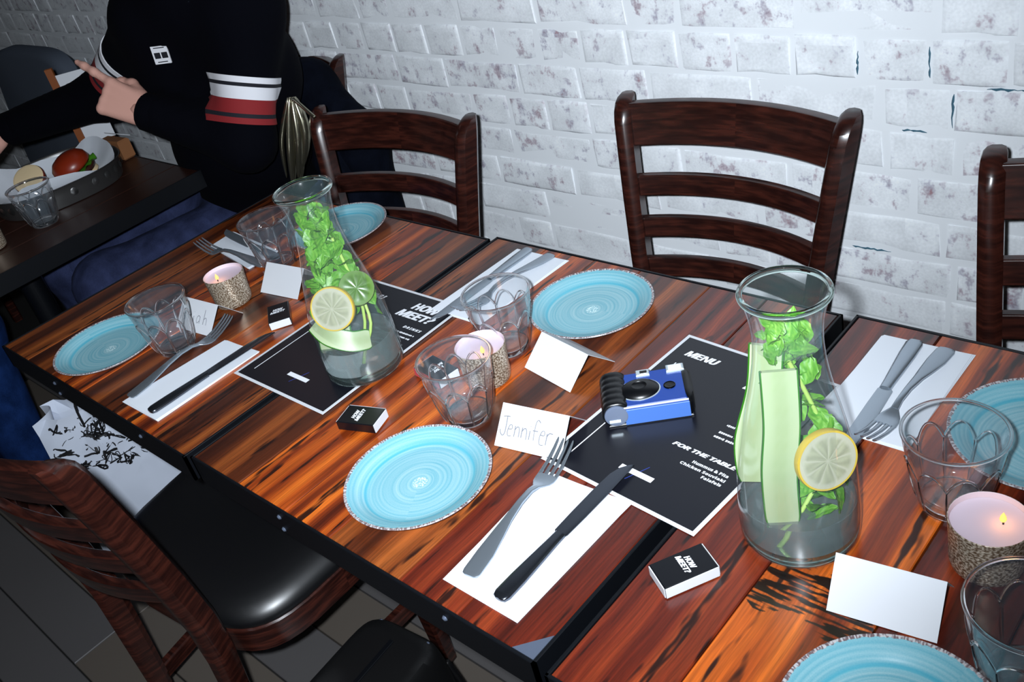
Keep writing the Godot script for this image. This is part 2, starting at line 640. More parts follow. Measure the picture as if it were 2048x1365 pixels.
# ---------------------------------------------------------------- the room
func build_room() -> void:
	var slab_box := func(size: Vector3) -> ArrayMesh:
		var m := MB.new()
		m.box(size, 0.002)
		return m.done()
	var floor_root := struct("floor", slab_box.call(Vector3(10, 0.2, 9)), M.floor_gap, Transform3D(Basis(), Vector3(-0.5, -0.112, 3.6)))
	rng.seed = 5
	var boards := []
	for s in 3:
		var m := MB.new()
		m.box(Vector3([0.9, 1.2, 1.5][s], 0.014, 0.117), 0.0015)
		boards.append(m.done())
	for row in 13:      # the boards that show between the chairs and under the tables
		var x := -2.3 + rng.randf() * 0.5
		while x < 1.6:
			var s := rng.randi() % 3
			var l: float = [0.9, 1.2, 1.5][s]
			obj("floor_board", boards[s], M.grey_floor if rng.randf() < 0.6 else M.grey_floor_warm, floor_root, Transform3D(Basis(), Vector3(x + l / 2 + 0.5, 0.105, -0.35 + row * 0.12 - 3.6)))
			x += l + 0.003
	var rest := MB.new()
	for row in 55:
		var z := -0.35 + (row + 13) * 0.12
		var x := -5.3
		while x < 4.0:
			rest.box(Vector3(1.2, 0.014, 0.117), 0.0015, Vector3(x + 1.1, 0.105, z - 3.6))
			x += 1.203
	for row in 13:
		for x in [-5.0, -3.9, 2.6, 3.8]: rest.box(Vector3(1.1, 0.014, 0.117), 0.0015, Vector3(x + 0.5, 0.105, -0.35 + row * 0.12 - 3.6))
	obj("floor_boards", rest.done(), M.grey_floor, floor_root).set_meta("kind", "stuff")
	struct("ceiling", slab_box.call(Vector3(10, 0.2, 9)), M.ceiling_paint, Transform3D(Basis(), Vector3(-0.5, 3.1, 3.6)))
	struct("wall_left", slab_box.call(Vector3(0.2, 3.2, 9)), M.room_paint, Transform3D(Basis(), Vector3(-5.4, 1.5, 3.6)))
	struct("wall_right", slab_box.call(Vector3(0.2, 3.2, 9)), M.room_paint, Transform3D(Basis(), Vector3(4.4, 1.5, 3.6)))
	struct("wall_front", slab_box.call(Vector3(10, 3.2, 0.2)), M.room_paint, Transform3D(Basis(), Vector3(-0.5, 1.5, 8.0)))
	build_brick_wall()


func build_brick_wall() -> void:
	var base := Vector3(-0.5, 1.5, WALL_Z - 0.1016)
	var m := MB.new()
	m.box(Vector3(10, 3.2, 0.2), 0.002)
	var wall := struct("wall_back", m.done(), M.brick_joint, Transform3D(Basis(), base))
	rng.seed = 21
	var shapes := {}
	for kind in 3:      # stretcher, header and three-quarter brick, each in four slightly different shapes
		for s in 4:
			var l: float = [0.207, 0.099, 0.152][kind]
			var b := MB.new()
			var rows := []
			var h := 0.0635
			for q in [[0.0, -0.003], [0.0085, -0.0005], [0.0104, 0.003], [0.0113, 0.009]]:
				var row := PackedVector3Array()
				for p in [[-1, -1], [-0.33, -1], [0.33, -1], [1, -1], [1, 1], [0.33, 1], [-0.33, 1], [-1, 1]]:
					row.append(Vector3(p[0] * (l / 2 - q[1]), p[1] * (h / 2 - q[1]), q[0]) + Vector3(rng.randf_range(-1, 1), rng.randf_range(-1, 1), rng.randf_range(-0.6, 0.8) * (1.0 if q[1] > 0 else 0.0)) * 0.0022)
				rows.append(row)
			b.skin(rows, true, false, true)
			shapes[Vector2i(kind, s)] = b
	var meshes := {}
	for key in shapes: meshes[key] = (shapes[key] as MB).done(60.0, false)
	var rest := MB.new()
	var crack := MB.new()
	var course := 0.0735
	for row in 34:
		var y := 0.035 + row * course
		var headers := row == 12
		var x := -5.2 + rng.randf() * 0.12
		while x < 4.2:
			var kind := 1 if headers or rng.randf() < 0.36 else (2 if rng.randf() < 0.14 else 0)
			var l: float = [0.207, 0.099, 0.152][kind]
			var at := Vector3(x + l / 2, y, WALL_Z - 0.011)
			var turn := Basis(Vector3.BACK, rng.randf_range(-0.012, 0.012))
			at += Vector3(0, rng.randf_range(-0.0015, 0.0015), rng.randf_range(-0.002, 0.0012))
			var key := Vector2i(kind, rng.randi() % 4)
			var shade := rng.randf()
			if x > -2.9 and x < 0.95 and y > 0.5 and y < 1.16:
				var worn := 0 if shade < clampf(0.5 + 0.3 * x, 0.25, 0.75) else (1 if shade < 0.85 else 2)
				obj("brick", meshes[key], M["painted_brick_%d" % worn], wall, Transform3D(turn, at - base))
				if x > 0.15 and rng.randf() < 0.2:     # open joints show dark behind the paint
					fissure(crack, Vector3(x + l + 0.0045, y - 0.026, WALL_Z - 0.0002) - base, Vector3(0, 0.03 + 0.03 * rng.randf(), 0))
				if x > 0.0 and rng.randf() < 0.22:
					fissure(crack, Vector3(x + l * 0.2, y + course / 2, WALL_Z - 0.0002) - base, Vector3(0.03 + 0.12 * rng.randf(), 0, 0))
			else:
				rest.add(shapes[key], Transform3D(turn, at - base))
			x += l + 0.009
	obj("bricks", rest.done(60.0, false), M.painted_brick_0, wall).set_meta("kind", "stuff")
	obj("open_joint", crack.done(), M.joint_crack, wall).set_meta("kind", "stuff")


func fissure(m: MB, from: Vector3, along: Vector3) -> void:     # a ragged open joint
	var pts := []
	var rad := []
	var n := 5 + int(along.length() * 120.0)
	for k in n:
		pts.append(from + along * k / (n - 1) + Vector3(rng.randf_range(-1, 1), rng.randf_range(-1, 1), 0) * 0.0011)
		rad.append(0.0004 if k == 0 or k == n - 1 else rng.randf_range(0.0005, 0.0022))
	tube(pts, rad, 5, m)


# ---------------------------------------------------------------- furniture
func build_table(x0: float, x1: float, z0: float, z1: float, column: Vector2, label: String, s: int) -> void:
	var at := Vector3((x0 + x1) / 2, 0, (z0 + z1) / 2)
	var t := thing("dining_table", label, "table", at)
	var w := x1 - x0
	var d := z1 - z0
	rng.seed = s
	var widths := []
	var total := 0.0
	for k in 6:
		widths.append(rng.randf_range(0.8, 1.25))
		total += widths[k]
	var x := -w / 2 + 0.004
	for k in 6:
		var pw: float = widths[k] / total * (w - 0.008)
		var m := MB.new()
		m.box(Vector3(pw - 0.0012, 0.028, d - 0.008), 0.0012)
		var flip := Transform3D(Basis(Vector3.UP, PI if rng.randf() < 0.5 and not (s == 3 and k == 1) else 0.0), Vector3(x + pw / 2, TOP - 0.014 + rng.randf_range(-0.0006, 0.0), 0))
		var tone: int = [[5, 2, 0, 5, 3, 2], [2, 0, 3, 5, 1, 4], [1, 6, 4, 1, 0, 4]][s - 1][k]
		obj("plank", m.done(), M["reclaimed_wood_%d" % tone], t, flip)
		x += pw
	for e in [[Vector3(w, 0.043, 0.004), Vector3(0, 0, d / 2 - 0.002)], [Vector3(w, 0.043, 0.004), Vector3(0, 0, -d / 2 + 0.002)], [Vector3(0.004, 0.043, d), Vector3(w / 2 - 0.002, 0, 0)], [Vector3(0.004, 0.043, d), Vector3(-w / 2 + 0.002, 0, 0)]]:
		var m := MB.new()
		m.box(e[0], 0.0008, e[1] + Vector3(0, TOP + 0.0006 - 0.0215, 0))
		obj("steel_edge", m.done(), M.black_steel, t)
	for q in [[-0.105, 0.0], [-0.108, -0.055], [0.18, 0.0]]:
		var m := lathe([[0.0, 0.0025], [0.0022, 0.0022], [0.0035, 0.0]], 10, false, false)
		obj("bolt", m.done(60, false), M.bright_steel, t, Transform3D(Basis(Vector3.RIGHT, PI / 2), Vector3(q[0], TOP - 0.013 + q[1] * 0.4, d / 2)))
	var plate: MB      # corner plate let into the front corner
	if s == 2: plate = slab(PackedVector2Array([Vector2(w / 2 - 0.03, d / 2 - 0.004), Vector2(w / 2 - 0.004, d / 2 - 0.004), Vector2(w / 2 - 0.004, d / 2 - 0.035)]), TOP - 0.001, TOP + 0.0006)
	if s == 2: obj("corner_plate", plate.done(), M.bright_steel, t)
	var c := Vector3(column.x, 0, column.y) - at
	var under := MB.new()
	under.box(Vector3(0.34, 0.012, 0.34), 0.002, Vector3(c.x * 0.4, TOP - 0.034, c.z * 0.4))
	obj("top_plate", under.done(), M.black_steel, t)
	var col := lathe([[0.0, 0.05], [0.05, 0.05], [0.05, 0.075], [0.034, 0.09], [0.028, 0.12], [0.028, 0.64], [0.04, 0.69], [0.05, TOP - 0.036], [0.0, TOP - 0.036]], 24, false, false)
	obj("column", col.done(30), M.black_steel, t, Transform3D(Basis(), c))
	for k in 4:      # cast iron foot with scrolled arms
		var m := MB.new()
		tube(bezier([Vector3(0.02, 0.07, 0), Vector3(0.07, 0.055, 0), Vector3(0.12, 0.03, 0), Vector3(0.15, 0.012, 0)], 10), [0.02, 0.02, 0.019, 0.018, 0.017, 0.016, 0.015, 0.014, 0.013, 0.012, 0.011], 8, m)
		var curl := []
		for j in 15: curl.append(Vector3(0.105 + cos(j * 0.55) * (0.026 - j * 0.0014), 0.062 + sin(j * 0.55) * (0.024 - j * 0.0014), 0))
		tube(curl, 0.006, 7, m)
		obj("foot", m.done(60), M.black_steel, t, Transform3D(Basis(Vector3.UP, PI / 4 + k * PI / 2), c))


func seat_ring(y: float, inset: float) -> PackedVector3Array:
	var row := PackedVector3Array()
	for k in 40:
		var t := TAU * k / 40
		var x := signf(cos(t)) * pow(absf(cos(t)), 0.5)
		var z := signf(sin(t)) * pow(absf(sin(t)), 0.5)
		row.append(Vector3(x * (0.222 + 0.012 * z - inset), y, z * (0.178 - inset)))
	return row


func back_bow(f: float) -> float:   # how far a rail curves back at f (-1 to 1) along it
	return -0.04 * (1.0 - f * f)


func rake(y: float) -> float:       # how far back the posts lean at this height, front face
	return -0.175 - 0.03 * pow(absf(y - 0.45) / 0.45, 1.5) if y < 0.45 else -0.175 - 0.075 * pow((y - 0.45) / 0.425, 1.25)


func post_x(y: float) -> float:     # the posts spread upwards
	return 0.156 + 0.048 * clampf((y - 0.45) / 0.425, -0.3, 1.1)


func make_chair(label: String, at: Vector3, turn: float) -> Node3D:
	var t := thing("dining_chair", label, "chair", at, turn, "")
	for s in [-1.0, 1.0]:
		var m := MB.new()
		var rows := []
		for q in [[0.0, 0.6, 0.0], [0.2, 0.8, 0.0], [0.42, 1.0, 0.0], [0.5, 1.0, 0.0], [0.6, 1.0, 0.0], [0.7, 1.0, 0.0], [0.78, 1.0, 0.0], [0.835, 1.0, 0.0], [0.852, 1.0, 0.003], [0.864, 1.0, 0.01], [0.871, 0.92, 0.019], [0.875, 0.7, 0.028]]:
			var y: float = q[0]
			var front: float = rake(y) - q[2]
			var back: float = rake(y) - 0.046
			var hw: float = 0.0155 * q[1]
			var dz: float = (front - back) / 2 * (q[1] if y < 0.4 else 1.0)
			var cz := (front + back) / 2
			var cx: float = s * post_x(y)
			var r := Vector3(cos(s * 0.28), 0, sin(s * 0.28))
			var u := Vector3(-sin(s * 0.28), 0, cos(s * 0.28))
			rows.append(chamfered(Vector3(cx, y, cz), r, u, hw, dz, 0.3))
		m.skin(rows)
		obj("back_post", m.done(45), M.espresso_wood, t)
	for q in [["top_rail", 0.828, 0.074, 0.019], ["slat", 0.722, 0.037, 0.015], ["slat", 0.647, 0.037, 0.015], ["slat", 0.572, 0.037, 0.015]]:
		var m := MB.new()
		var rows := []
		for k in 15:
			var f := k / 7.0 - 1.0
			var slope := -atan2(0.08 * f, 0.185)
			var y: float = q[1]
			var lean := Vector3(0, 1, (rake(y + 0.03) - rake(y - 0.03)) / 0.06).normalized()
			var cz: float = rake(y) - 0.024 + back_bow(f)
			var out := Vector3(sin(slope), 0, cos(slope))
			rows.append(chamfered(Vector3(f * (post_x(y) - 0.004), y, cz), lean, out, q[2] / 2, q[3] / 2, 0.14))
		m.skin(rows)
		obj(q[0], m.done(45), M.espresso_wood, t)
	var pad := MB.new()
	pad.skin([seat_ring(0.422, 0.012), seat_ring(0.424, 0.003), seat_ring(0.431, 0.0), seat_ring(0.44, 0.001), seat_ring(0.45, 0.007), seat_ring(0.459, 0.018), seat_ring(0.465, 0.033), seat_ring(0.47, 0.055), seat_ring(0.473, 0.09), seat_ring(0.474, 0.13)])
	obj("seat", pad.done(60), M.black_vinyl, t)
	var ap := MB.new()
	ap.skin([seat_ring(0.375, 0.022), seat_ring(0.375, 0.003), seat_ring(0.378, 0.0), seat_ring(0.423, 0.0), seat_ring(0.426, 0.003), seat_ring(0.426, 0.022), seat_ring(0.376, 0.022)], true, false, false)
	obj("apron", ap.done(40), M.espresso_wood, t)
	for s in [-1.0, 1.0]:
		var m := MB.new()
		m.skin([chamfered(Vector3(s * 0.185, 0, 0.15), Vector3.RIGHT, Vector3.BACK, 0.014, 0.014, 0.15), chamfered(Vector3(s * 0.187, 0.4, 0.135), Vector3.RIGHT, Vector3.BACK, 0.02, 0.02, 0.15)])
		obj("leg", m.done(30), M.espresso_wood, t)
	for s in [-1.0, 1.0]: obj("stretcher", bar(Vector3(s * 0.15, 0.19, -0.21), Vector3(s * 0.187, 0.19, 0.142), 0.018, 0.032).done(30), M.espresso_wood, t)
	obj("stretcher", bar(Vector3(-0.187, 0.25, 0.14), Vector3(0.187, 0.25, 0.14), 0.018, 0.03).done(30), M.espresso_wood, t)
	return t


# ---------------------------------------------------------------- tableware
func make_plate(label: String, at: Vector3) -> Node3D:
	var t := thing("side_plate", label, "plate", at, 0.0, "turquoise side plates")
	var m := MB.new()
	var rows := []
	var uvs := []
	for q in [[0.0005, 0.0042], [0.03, 0.0043], [0.056, 0.0048], [0.0635, 0.0062], [0.068, 0.0088], [0.0745, 0.0128], [0.081, 0.0158], [0.0855, 0.0174], [0.0872, 0.0176], [0.0878, 0.0168]]:
		rows.append(ring(q[0], q[1], 72))
		var u := PackedVector2Array()
		for k in 72: u.append(Vector2(0.5, 0.5) + Vector2(cos(TAU * k / 72), sin(TAU * k / 72)) * q[0] / 0.0884 * 0.5)
		uvs.append(u)
	m.skin(rows, true, true, false, uvs)
	obj("glazed_top", m.done(50, false), M.turquoise_glaze, t)
	var b := MB.new()
	rows = []
	for q in [[0.0878, 0.0168], [0.0868, 0.0152], [0.08, 0.012], [0.068, 0.005], [0.06, 0.0015], [0.05, 0.0], [0.047, 0.0], [0.045, 0.0015], [0.0005, 0.0015]]: rows.append(ring(q[0], q[1], 72))
	b.skin(rows, true, false, true)
	obj("underside", b.done(50, false), M.plate_underside, t)
	return t


func make_tumbler(label: String, at: Vector3, turn: float) -> Node3D:
	var m := MB.new()
	var n := 108
	var rows := []
	var outer := func(h: float, k: int) -> Vector3:
		var y := h * 0.0907
		var r := 0.0283 + 0.0183 * pow(h, 0.8)
		var a := TAU * k / n
		var p := PI / 9.0
		var loc := fposmod(a, 2.0 * p) - p
		var arch := 0.74 - 0.2 * pow(absf(loc) / p, 2.0)
		var w := clampf((arch - h) / 0.05, 0, 1) * clampf(h / 0.06, 0, 1)
		w = w * w * (3 - 2 * w)
		var flat_r := r * cos(p) / cos(loc) + r * 0.012
		r = lerpf(r, flat_r - 0.0004, w)
		return Vector3(r * cos(a), y, r * sin(a))
	rows.append(ring(0.0255, 0.0005, n))
	for j in 27:
		var h := 0.02 + 0.955 * j / 26.0
		var row := PackedVector3Array()
		for k in n: row.append(outer.call(h, k))
		rows.append(row)
	rows.append(ring(0.0462, 0.0904, n)); rows.append(ring(0.0455, 0.0907, n)); rows.append(ring(0.0448, 0.0902, n))
	for q in [[0.0434, 0.085], [0.0408, 0.068], [0.037, 0.047], [0.0325, 0.028], [0.0292, 0.017], [0.026, 0.0125], [0.018, 0.0108], [0.0002, 0.0102]]: rows.append(ring(q[0], q[1], n))
	m.skin(rows, true, false, true)
	var o := thing("glass_tumbler", label, "glass", at, turn, "faceted glass tumblers")
	obj("bowl", m.done(180, false), M.tumbler_glass, o)
	obj("base", lathe([[0.0002, 0.0016], [0.02, 0.0012], [0.0255, 0.0], [0.0272, 0.0006], [0.0282, 0.0035], [0.0284, 0.008], [0.0265, 0.0105], [0.018, 0.0098], [0.0002, 0.0094]], 72).done(60), M.clear_glass, o)
	var edges := MB.new()
	for f in 9:
		var rib := []
		for j in 14: rib.append(outer.call(0.07 + 0.46 * j / 13.0, f * 12))
		tube(rib, [0.0008, 0.0013, 0.0018, 0.002, 0.002, 0.002, 0.002, 0.002, 0.0019, 0.0018, 0.0016, 0.0014, 0.0012, 0.0008], 8, edges, 0.6)
		var arch := []
		for j in 13:
			var k := f * 12 + j
			var g := absf(j - 6.0) / 6.0
			arch.append(outer.call(0.745 - 0.2 * g * g, k % n))
		tube(arch, 0.0015, 8, edges, 0.6)
	obj("facet_edges", edges.done(180), M.clear_glass, o)
	var rim := []
	for k in 13: rim.append([0.0455 + 0.0016 * cos(TAU * k / 12), 0.0902 + 0.0016 * sin(TAU * k / 12)])
	obj("rim", lathe(rim, 90, false, false).done(180), M.clear_glass, o)
	return o


func make_candle(label: String, at: Vector3, s: int, lit := 1.0) -> Node3D:
	var t := thing("candle_holder", label, "candle", at, s * 1.3, "mercury glass votive candles")
	var b := MB.new()
	var rows := []
	var uvs := []
	for q in [[0.0005, 0.0], [0.027, 0.0], [0.0295, 0.002], [0.0308, 0.008], [0.0315, 0.025], [0.0328, 0.045], [0.0337, 0.0535], [0.0335, 0.0548], [0.0328, 0.0552]]:
		rows.append(ring(q[0], q[1], 49))
		var u := PackedVector2Array()
		for k in 49: u.append(Vector2(k / 48.0, q[1] / 0.06))
		uvs.append(u)
	for k in rows.size():
		for j in 49: rows[k][j] = Vector3(rows[k][0].x * cos(TAU * j / 48), rows[k][0].y, rows[k][0].x * sin(TAU * j / 48))
	b.skin(rows, false, false, false, uvs)
	obj("cup", b.done(50, false), M.mercury_gold, t)
	obj("inner_wall", lathe([[0.0328, 0.0552], [0.032, 0.054], [0.0315, 0.045], [0.0312, 0.042]], 48, false, false).done(60, false), M.frosted_inside, t)
	var wax := lathe([[0.0003, 0.0455], [0.012, 0.0452], [0.022, 0.046], [0.029, 0.0475], [0.0316, 0.0492]], 48, true, false)
	obj("wax", wax.done(60, false), M.candle_wax, t)
	var w := MB.new()
	tube([Vector3(-0.012, 0.045, 0), Vector3(-0.012, 0.0475, 0), Vector3(-0.0115, 0.05, 0)], 0.0009, 6, w)
	obj("wick", w.done(60), M.ink_black, t)
	var f := lathe([[0.0002, 0.0485], [0.0022, 0.0495], [0.003, 0.0515], [0.0024, 0.0545], [0.001, 0.0575], [0.0002, 0.0592]], 14)
	obj("flame", f.done(80), M.candle_flame, t, Transform3D(Basis(), Vector3(-0.0115, 0, 0)))
	var l := OmniLight3D.new()
	l.name = "candle_light"
	l.light_color = Color(1.0, 0.68, 0.36)
	l.light_energy = 0.00035 * lit
	l.light_size = 0.004
	l.omni_range = 8.0
	l.omni_attenuation = 2.0
	l.shadow_enabled = true
	l.position = Vector3(-0.0115, 0.054, 0)
	t.add_child(l)
	return t


func make_carafe(label: String, at: Vector3, level: float, pool: float) -> Node3D:
	var t := thing("water_carafe", label, "carafe", at, 0.0, "glass water carafes")
	var prof := [[0.0535, 0.0], [0.0552, 0.004], [0.056, 0.012], [0.0562, 0.03], [0.0552, 0.05], [0.0537, 0.08], [0.0516, 0.1], [0.0472, 0.125], [0.0418, 0.15], [0.0358, 0.175], [0.0315, 0.2], [0.0296, 0.22], [0.0298, 0.235], [0.0316, 0.25], [0.0342, 0.262], [0.0362, 0.2685]]
	var fine := bezier(prof.map(func(q): return Vector3(q[0], q[1], 0)), 60)
	var rows := []
	for q in fine: rows.append([q.x, q.y])
	obj("body", lathe(rows, 72, false, false).done(180, false), M.thin_glass, t)
	var rim := []
	for k in 17: rim.append([0.0362 + 0.0026 * cos(TAU * k / 16), 0.2712 + 0.0033 * sin(TAU * k / 16)])
	obj("rim", lathe(rim, 72, false, false).done(180), M.green_glass, t)
	obj("base", lathe([[0.0002, 0.0035], [0.02, 0.003], [0.04, 0.001], [0.048, 0.0], [0.0525, 0.0004], [0.0545, 0.004], [0.0545, 0.009], [0.052, 0.0115], [0.04, 0.0098], [0.02, 0.0085], [0.0002, 0.008]], 72).done(60), M.green_glass, t)
	if pool > 0.0:
		var p := [[0.0002, 0.0125]]
		for q in fine:
			if q.y > 0.014 and q.y < pool: p.append([q.x - 0.002, q.y])
		var edge: float = p[p.size() - 1][0]
		p.append([edge - 0.002, pool + 0.0015])
		for k in 6: p.append([edge * (1.0 - (k + 1) / 6.0) * 0.94 + 0.0002, pool + 0.0008])
		obj("water", lathe(p, 72).done(50), M.water, t)
	for q in fine:
		if q.y > level:
			var top := lathe([[q.x - 0.0012, level + 0.0012], [q.x - 0.0022, level + 0.0003], [q.x - 0.005, level], [0.0002, level]], 48, false, true)
			obj("water_surface", top.done(60, false), M.thin_glass, t)
			break
	return t


func leaf_mesh(l: float, w: float, curl: float, s: int, dark: Color, pale: Color) -> ArrayMesh:
	var m := MB.new()
	var rows := []
	var cols := []
	var n := noise(s, 90.0, 2)
	for r in 12:
		var f := r / 11.0
		var row := PackedVector3Array()
		var col := PackedColorArray()
		var half := w * 0.5 * pow(sin(PI * clampf(f * 0.93 + 0.06, 0, 1)), 0.8) * (1.0 + 0.1 * sin(f * 55.0))
		for k in 9:
			var g := k / 4.0 - 1.0
			var vein := absf(sin(f * 22.0 - absf(g) * 5.0))
			var y := -curl * f * f * l + 0.22 * absf(g) * half + 0.0012 * vein + n.get_noise_2d(f * l * 9.0, g) * 0.003
			row.append(Vector3(g * half, y, f * l))
			col.append(dark.lerp(pale, clampf(0.5 * (1.0 - vein) + (0.35 if k == 4 else 0.0) + n.get_noise_2d(f * 3.0, g * 2.0 + 9.0) * 0.6 + 0.1, 0, 1)))
		rows.append(row)
		cols.append(col)
	m.skin(rows, false, false, false, null, cols)
	return m.done(180, false, true)


# a sprig: stems through the given points, leaves [position, yaw, pitch, roll, length]
func make_mint(label: String, at: Vector3, stems: Array, leaves: Array) -> void:
	var t := thing("mint_sprig", label, "mint", at)
	for s in stems: obj("stem", tube(bezier(s, 10), 0.0022, 8).done(60), M.mint_stem, t)
	var kinds := []
	for s in 5: kinds.append(leaf_mesh(0.05, 0.034 - 0.002 * s, 0.12 + 0.1 * s, 40 + s, Color(0.055, 0.22, 0.01), Color(0.2, 0.42, 0.055)))
	for k in leaves.size():
		var q: Array = leaves[k]
		var b := Basis.from_euler(Vector3(q[2], q[1], q[3]), EULER_ORDER_YXZ).scaled(Vector3.ONE * q[4] / 0.05)
		obj("leaf", kinds[k % 5], M.mint_leaf, t, Transform3D(b, q[0]))


func make_lemon(label: String, at: Vector3, basis: Basis, r: float, called := "lemon_slice", kind := "lemon") -> void:
	var t := thing(called, label, kind, at)
	t.basis = basis
	var flesh := Color(0.3, 0.31, 0.21)
	var pith := Color(0.37, 0.37, 0.28)
	for side in [-1.0, 1.0]:
		var m := MB.new()
		var rows := []
		var cols := []
		for j in 9:
			var f := j / 8.0
			var row := PackedVector3Array()
			var col := PackedColorArray()
			for k in 60:
				var a := TAU * k / 60.0
				var web := absf(sin(a * 4.5))
				var bulge := 0.0006 * web * sin(PI * clampf(f, 0, 1)) if f < 0.85 else 0.0
				row.append(Vector3(cos(a) * r * 0.93 * f, side * (0.0035 + bulge), sin(a) * r * 0.93 * f))
				col.append(pith if f > 0.86 or f < 0.1 or web < 0.2 else flesh * (0.94 + 0.1 * sin(k * 7.7 + j)))
			rows.append(row)
			cols.append(col)
		m.skin(rows, true, false, false, null, cols)
		obj("pulp", m.done(180, false, true), M.cut_fruit if kind == "lemon" else M.lime_flesh, t)
	var rind := lathe([[r * 0.925, -0.0036], [r * 0.985, -0.0036], [r, -0.0018], [r, 0.0018], [r * 0.985, 0.0036], [r * 0.925, 0.0036]], 60, false, false)
	obj("rind", rind.done(40, false), M.lemon_rind if kind == "lemon" else M.lime_rind, t)


# a long slice of cucumber: along the points, w wide, with a green skin along its edges
func make_cucumber(label: String, at: Vector3, pts: Array, face: Vector3, w: float, th: float) -> void:
	var t := thing("cucumber_slice", label, "cucumber", at)
	var path := bezier(pts, 24)
	var rows := []
	var cols := []
	var edge := [MB.new(), MB.new()]
	var sides := [[], []]
	for j in path.size():
		var d: Vector3 = (path[mini(j + 1, path.size() - 1)] - path[maxi(j - 1, 0)]).normalized()
		var side := d.cross(face).normalized()
		var out := side.cross(d)
		var f := float(j) / (path.size() - 1)
		var hw := w * 0.5 * (1.0 if f < 0.9 else 1.0 - 3.0 * pow(f - 0.9, 1.3))
		var row := PackedVector3Array()
		var col := PackedColorArray()
		for k in 9:
			var g := k / 4.0 - 1.0
			row.append(path[j] + side * hw * g + out * th * 0.5)
			var seed_ := clampf(1.0 - absf(absf(g) - 0.32) * 7.0, 0, 1) * (0.6 + 0.4 * sin(j * 2.4))
			col.append(Color(0.27, 0.34, 0.18).lerp(Color(0.33, 0.4, 0.24), clampf(absf(g) * 1.1, 0, 1)).lerp(Color(0.22, 0.3, 0.12), seed_ * 0.55 if absf(g) < 0.7 else 0.0))
		for k in range(8, -1, -1):
			row.append(path[j] + side * hw * (k / 4.0 - 1.0) - out * th * 0.5)
			col.append(Color(0.28, 0.35, 0.19))
		rows.append(row)
		cols.append(col)
		for e in 2:
			var sgn := -1.0 if e == 0 else 1.0
			sides[e].append(oval(path[j] + side * hw * sgn, side, out, 0.0013, th * 0.56, 8))
	var m := MB.new()
	m.skin(rows, true, true, true, null, cols)
	obj("flesh", m.done(60, true, true), M.cut_fruit, t)
	for e in 2:
		edge[e].skin(sides[e])
		obj("green_skin", edge[e].done(60), M.cucumber_skin, t)


# cutlery lies along +z from handle to tip, on y = 0
func make_fork(label: String, at: Vector3, turn: float, tilt := 0.0) -> void:
	var t := thing("fork", label, "fork", at, turn, "")
	t.rotation.x = tilt
	var m := MB.new()
	var rows := []
	for q in [[0.0, 0.006, 0.0012], [0.0015, 0.0092, 0.0018], [0.006, 0.0106, 0.002], [0.03, 0.0105, 0.002], [0.055, 0.0078, 0.0022], [0.075, 0.0052, 0.0024], [0.1, 0.0037, 0.0026], [0.12, 0.0034, 0.0026], [0.132, 0.0042, 0.0024]]:
		rows.append(oval(Vector3(0, fork_y(q[0]), q[0]), Vector3.RIGHT, Vector3.UP, q[1], q[2], 14, 0.65))
	m.skin(rows)
	obj("handle", m.done(50), M.cutlery_steel, t)
	var h := MB.new()
	rows = []
	for q in [[0.131, 0.0042], [0.136, 0.0075], [0.141, 0.0108], [0.147, 0.0125], [0.155, 0.0128]]:
		rows.append(oval(Vector3(0, fork_y(q[0]), q[0]), Vector3.RIGHT, Vector3.UP, q[1], 0.0014, 14, 0.6))
	h.skin(rows)
	obj("head", h.done(50), M.cutlery_steel, t)
	for k in 4:
		var x := (k - 1.5) * 0.0069
		var tn := MB.new()
		rows = []
		for q in [[0.1535, 0.0023], [0.17, 0.002], [0.188, 0.0017], [0.197, 0.0013], [0.2, 0.0006]]:
			rows.append(oval(Vector3(x * (1.0 - (q[0] - 0.153) * 1.2), fork_y(q[0]), q[0]), Vector3.RIGHT, Vector3.UP, q[1], 0.0011, 10, 0.7))
		tn.skin(rows)
		obj("tine", tn.done(50), M.cutlery_steel, t)


func fork_y(z: float) -> float:
	if z < 0.11: return 0.0022 + 0.011 * pow(sin(clampf(z / 0.11, 0, 1) * PI / 2), 2.0)
	if z < 0.15: return lerpf(0.0132, 0.0035, smoothstep(0.11, 0.15, z))
	return 0.0035 + 0.016 * pow((z - 0.15) / 0.05, 1.7)


func make_knife(label: String, at: Vector3, turn: float, steel: String) -> void:
	var t := thing("table_knife", label, "knife", at, turn, "")
	var m := MB.new()
	var rows := []
	for q in [[0.0, 0.004, 0.002], [0.0015, 0.0078, 0.0032], [0.007, 0.0098, 0.004], [0.03, 0.0096, 0.0042], [0.06, 0.008, 0.0042], [0.085, 0.0066, 0.004], [0.098, 0.0062, 0.0038]]:
		rows.append(oval(Vector3(0, 0.0042, q[0]), Vector3.RIGHT, Vector3.UP, q[1], q[2], 14, 0.75))
	m.skin(rows)
	obj("handle", m.done(50), M[steel], t)
	var b := MB.new()
	rows = []
	for q in [[0.0965, 0.0062, 0.0], [0.1, 0.0085, 0.0007], [0.13, 0.0093, 0.0004], [0.17, 0.0095, 0.0], [0.195, 0.0086, -0.0006], [0.208, 0.0064, -0.0026], [0.216, 0.003, -0.0055], [0.2185, 0.0006, -0.0078]]:
		rows.append(oval(Vector3(q[2], 0.0042, q[0]), Vector3.RIGHT, Vector3.UP, q[1], 0.0011, 12, 0.9))
	b.skin(rows)
	obj("blade", b.done(50), M[steel], t)


